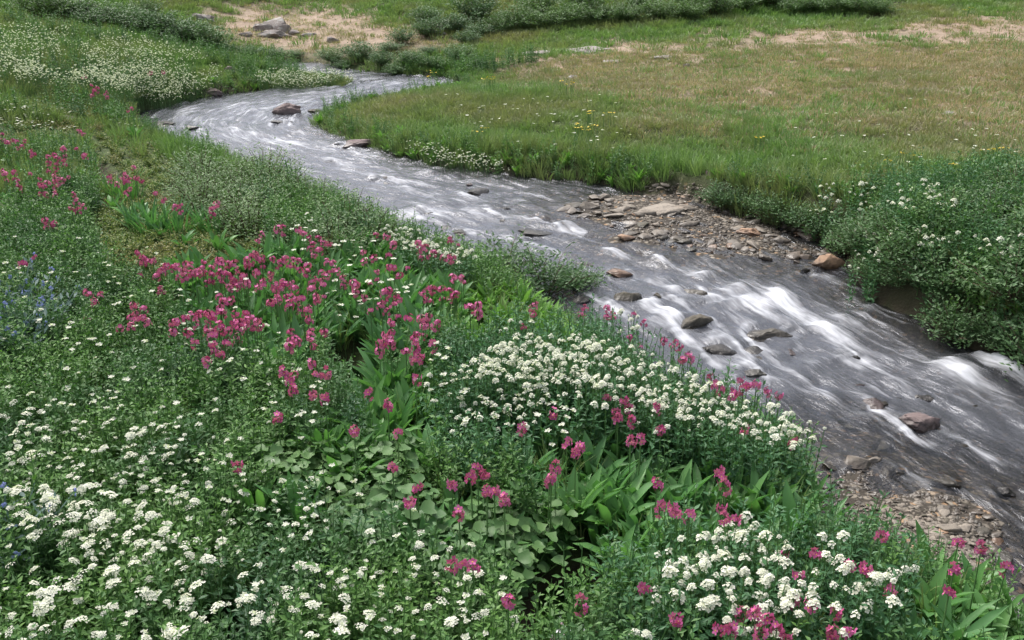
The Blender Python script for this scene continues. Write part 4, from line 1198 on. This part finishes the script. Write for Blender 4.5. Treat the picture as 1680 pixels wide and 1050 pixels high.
YARROW = [
 ([(0,745),(60,770),(180,835),(290,875),(390,905),(300,930),(160,900),(60,860),(0,830)], 75, .27, 2, 1.0, "white yarrow in the thick diagonal band of the foreground herbs", "yarrow of the diagonal band"),
 ([(0,845),(200,920),(400,930),(560,900),(560,1060),(0,1060)], 80, .26, 1, 1.15, "white yarrow in the open foreground below the diagonal band", "yarrow of the open foreground"),
 ([(0,640),(280,690),(300,800),(390,880),(230,850),(0,740)], 55, .26, 2, .9, "white yarrow behind the thick diagonal band", "yarrow behind the band"),
 ([(560,850),(700,850),(860,960),(840,1050),(560,1050)], 34, .25, 1, 1.0, "white yarrow between the round leaves and the foreground edge", "yarrow below the round leaves"),
 ([(290,690),(480,760),(560,900),(400,870),(300,780)], 20, .24, 1, .85, "white yarrow in the thin spot left of the round leaves", "yarrow left of the round leaves"),
]
for poly, n, h, k, sc, lab, grp in YARROW:
    Q = disp(n, poly); HH = h * rng.uniform(.85, 1.12, len(Q))
    for q, hh, B in zip(Q, HH, hit(Q[:, 0], Q[:, 1], HH)):
        white_plant("yarrow", B, hh, max(1, k + random.choice((-1, 0, 0, 1))), YHEAD, YSTEM, .075, sc * .68 * U(.6, 1.2), lab, grp)
# too many and too small to count: white specks over the herbs and the far slope
def sprig(head, h):
    b = Buf(); stalk(b, [(0, 0, 0), (0, 0, h)], .0015, .001, 1)
    for i in range(7):
        a = i * 2.4; r = .016 * math.sqrt(i / 7); floret(b, np.array([math.cos(a) * r, math.sin(a) * r, h]), np.array([0, 0, 1.]) + rng.normal(size=3) * .25, .0085, 4, 0, None, None, .3)
    return bare_obj("sprig", b.mesh("sprig", [M_WHITE, M_STEM]))
SPR = [sprig(None, .25) for _ in range(3)]
def specks(name, sets, protos, label, sc):
    P, Sx = [], []
    for poly, n, h, s in sets:
        q = scatter_poly(poly, n)
        nz = fbm(q[:, 0] / 40, q[:, 1] / 22, 91, 3); q = q[nz > .36]
        P.append(hit(q[:, 0], q[:, 1], h)); Sx.append(np.stack([np.full(len(q), s), np.full(len(q), s), np.full(len(q), h / .25)], 1) * rng.uniform(.75, 1.2, (len(q), 1)))
    P = np.concatenate(P); Sx = np.concatenate(Sx); n = len(P)
    gn_scatter(name, P, np.stack([rng.uniform(-.15, .15, n), rng.uniform(-.15, .15, n), rng.uniform(0, 6.28, n)], 1), Sx, protos, "stuff", label, "flowers")
specks("scattered_white_flowers", [([(0,365),(280,390),(420,480),(560,640),(480,720),(0,690)], 190, .24, .62), ([(0,700),(560,760),(860,960),(800,1050),(0,1050)], 260, .25, .5), ([(700,560),(1000,700),(720,720)], 60, .28, .7),
       ([(440,340),(560,360),(700,480),(560,520)], 70, .22, .8)], SPR, "tiny white flowers dotted through the near herbs", 1)
specks("far_white_flowers", [([(0,40),(80,45),(200,55),(330,85),(370,125),(280,160),(130,130),(0,115)], 3600, .3, .40), ([(0,95),(200,110),(330,125),(260,160),(150,130),(0,125)], 1200, .3, .42), ([(420,112),(575,118),(580,132),(470,140),(425,132)], 900, .25, .42), ([(660,232),(770,250),(850,275),(700,260)], 260, .2, .42),
       ([(0,165),(120,178),(240,208),(120,212),(0,205)], 220, .1, .6), ([(720,150),(1000,150),(1050,240),(800,240)], 60, .15, .8), ([(1300,170),(1680,160),(1680,300),(1250,300)], 50, .15, .8)], SPR, "drifts of white flowers on the far left slope and spit", 1)

# ------------------------------------------------------------------ low willows
WIL = [shrub_mesh("willow", M_WILLOW, .60, .36, 30, 58, .026, .010, 0, i) for i in range(4)]
WIL_D = [shrub_mesh("willow", M_WILLOW_D, .60, .34, 30, 62, .032, .014, .1, 10 + i) for i in range(4)]
SPRIG = [shrub_mesh("willow", M_WILLOW_D, .66, .34, 22, 64, .034, .014, .12, 20 + i) for i in range(3)]
FARW = [shrub_mesh("willow", M_WILLOW_D if i < 4 else M_WILLOW, 1.2, .62, 36, 74, .055, .024, 0, 30 + i) for i in range(7)]
random.seed(77)
def willow(name, B, var, sc, lab, grp=None, zs=1.0):
    t = obj(name, None, None, B, (0, 0, U(0, 6.28)), (sc, sc, sc * zs)); t.empty_display_size = .1
    tag(t, lab, "shrub", grp)
    obj("woody_stem", var[0], t); obj("foliage", var[1], t)
def willows(poly, n, H, var, s0, s1, lab, grp, rmin, zs=1.0):
    c = scatter_poly(poly, n * 30); out = []
    BB_ = hit(c[:, 0], c[:, 1], H); wet = in_poly(BB_[:, 0], BB_[:, 1], CREEK) | in_poly(BB_[:, 0], BB_[:, 1], BAR)
    for B, w_ in zip(BB_, wet):
        if len(out) >= n: break
        if w_: continue
        if all(np.linalg.norm(B[:2] - p[:2]) > rmin for p in out): out.append(B)
    for B in out: 
        sc = U(s0, s1); word = "larger " if sc > (s0 + s1) / 2 else "smaller "
        willow("willow_shrub", B, random.choice(var), sc, word + lab, word + grp, zs)
willows([(270,245),(430,240),(560,305),(625,360),(590,385),(500,360),(400,330),(300,285)], 20, .26, WIL, .75, 1.1, "grey green low willow on the left bank beside the upper riffle", "willows on the left bank", .26, .8)
willows([(1395,440),(1420,340),(1560,300),(1690,260),(1850,260),(1850,520),(1650,540),(1530,500),(1430,465)], 46, .28, WIL_D + WIL[:1], .7, 1.05, "dark green low willow crowding the steep right bank", "willows on the right bank", .24)
for k in range(0, len(Rw) - 1):
    if 3.2 < Rw[k][1] < 6.3 and k % 2 == 0:
        tng = Rw[k + 1] - Rw[k]; nrm = np.array([-tng[1], tng[0]]) / np.linalg.norm(tng)
        q = Rw[k] + nrm * U(.06, .13)
        willow("willow_shrub", (q[0], q[1], float(ground(q[0], q[1])) - .02), random.choice(WIL_D), U(.42, .62), "small willow hanging over the right bank's undercut edge", "willows over the undercut", .8)
willows([(1130,296),(1230,290),(1330,310),(1400,340),(1400,385),(1290,352),(1150,318)], 20, .17, WIL_D, .5, .72, "small dark shrub at the right bank's foot behind the gravel bar", "shrubs behind the bar", .16)
for (px, py, sc, lab) in ((895,478,1.0,"sparse leaning willow sprigs rising from the creek edge"),(820,455,.95,"thin upright willow twigs left of the leaning sprigs"),(950,472,.62,"smallest willow sprigs reaching out over the water")):
    p = hit([px], [py], 0, True)[0] - np.array([0, 0, .04])
    willow("willow_sprig", p, SPRIG[int(px) % 3], sc, lab)
# dark willows of the background: px, py of the crown's middle, width px
FW = [(300,62,95),(345,72,85),(262,52,90),(215,40,90),(170,28,90),(120,22,90),(320,56,70),(240,46,80),(150,34,70),(80,20,90),(375,78,40),(55,12,80),(240,18,60),(410,84,46),(450,90,60),(486,86,34),(545,92,56),(590,90,70),(628,99,52),(672,98,60),(712,103,46),(752,90,60),(785,102,34),(566,106,44),(650,112,46),
      (640,76,50),(706,80,40),(768,64,50),(820,46,60),(850,38,80),(900,36,80),(935,30,70),(980,28,80),(1030,28,80),(1085,26,80),(1130,26,70),(1170,18,90),(1262,2,110),(1215,10,80),(1310,14,70),(1350,12,80),(1400,12,80),(1440,16,60),(700,52,60),(660,62,50),(745,44,70),(790,52,60),(880,18,90),(960,10,90),(1050,8,90),(780,24,90),(1130,4,90),(700,30,60)]
FWL = {1: "dark willow beside the dry knoll's outcrop"}
FP = hit([f[0] for f in FW], [f[1] + 10 for f in FW])
for k, (px, py, w) in enumerate(FW):
    p = FP[k]
    s = w / FPX * (p[1] / CP) / 1.2 * 1.08
    lab, grp = ("dark low willow on the far left slope", "willows of the far left slope") if px < 300 and py > 15 else ("dark low willow in the thicket behind the creek bend", "willows behind the bend") if py > 55 else ("low willow in the band along the top of the dry meadow", "willows above the dry meadow")
    if k in FWL: lab, grp = FWL[k], None
    willow("willow_shrub", p, FARW[k % 4 if px < 800 and py > 20 else 4 + k % 3], s, lab, grp, U(.6, .95))

# ------------------------------------------------------------------ leaf clumps, yellow and blue flowers
CL = [(240,352,"dark grassy clump at the near edge of the trodden patch"),(285,356,"middle one of the grassy clumps on the trodden patch"),(345,358,"right hand grassy clump of the trodden patch"),(200,300,"grassy clump under pink flowers beside the trodden patch")]
CLM = [tuft_mesh("leaf_blades", [M_STRAP], .24, 60, .014, .11, .6) for _ in range(3)]
for k, (px, py, lab) in enumerate(CL):
    p = hit([px], [py], .12)[0]
    t = obj("grass_clump", CLM[k % 3], None, p, (0, 0, U(0, 6))); tag(t, lab, "plant", "grassy clumps of the trodden patch")
YEL = [(965,208,5),(940,135,3),(805,132,3),(1255,222,2),(1500,250,2),(1612,250,2),(1560,268,2),(980,188,3),(1630,243,2),(690,120,4),(800,215,2),(1450,265,1),(1590,12,2)]
def yellow_head():
    b = Buf(); floret(b, np.zeros(3), np.array([.1, -.3, 1.]), .022, 9, 0, 1, .5, .2); return b.mesh("flower_head", [M_YELLOW, M_EYE])
YH = yellow_head()
for px, py, k in YEL:
    for i in range(k):
        p = hit([px + U(-22, 22)], [py + U(-6, 6)], .15)[0]
        t = obj("yellow_flower", None, None, p, (0, 0, U(0, 6))); tag(t, "small yellow daisy standing in the meadow across the creek", "flower", "yellow flowers of the right meadow")
        for j in range(4):
            a = U(0, 6.28); r = U(0, .06); me, top = PSTEMS[j]
            obj("stem", me, t, (math.cos(a) * r, math.sin(a) * r, 0), None, (1, 1, .6)); obj("flower_head", YH, t, (math.cos(a) * r + top[0], math.sin(a) * r + top[1], .15), (U(-.4, .4), U(-.4, .4), 0), .5)
def bluebell():
    b = Buf(); f = Buf(); ends = []
    for i in range(9):
        az = i * 2.4; L = U(.22, .32)
        e = blade(b, (0, 0, 0), az, U(1.2, 1.45), U(.5, 1.0), L, .006, 4, [1, 1, 1, 1, .8], .1, 0, .4)
        for j in range(9):
            t = .2 + .75 * j / 9; leaflet(b, (math.cos(az) * L * .45 * t ** 1.6, math.sin(az) * L * .45 * t ** 1.6, L * .85 * t), az + (-1) ** j * 1.1, U(.2, .8), .05, .016, 0, U(0, 1), .15, U(-.4, .4))
        if i % 2 == 0: ends.append((e, az))
    for j in range(4): floret(f, rng.normal(size=3) * .006, np.array([1, 0, -.4]), .007, 5, 0, None, None, .5)
    return b.mesh("foliage", [M_BLUE]), f.mesh("flower_head", [M_BELL]), ends
BB = [bluebell() for _ in range(3)]
for k, (px, py) in enumerate(((22,440),(50,462),(12,470),(38,492),(8,515),(60,500),(30,530),(80,480),(6,830),(20,850))):
    p = hit([px], [py], .24)[0]
    t = obj("bluebell_plant", None, None, p, (0, 0, U(0, 6))); tag(t, "blue green bluebell plant in the bluish clump among the herbs" if k < 8 else "bluebell plant beside the thick white yarrow band", "plant", "bluebells of the bluish clump" if k < 8 else "bluebells by the yarrow band")
    obj("foliage", BB[k % 3][0], t)
    for e, az in BB[k % 3][2]: obj("flower_head", BB[k % 3][1], t, e, (0, 0, az))
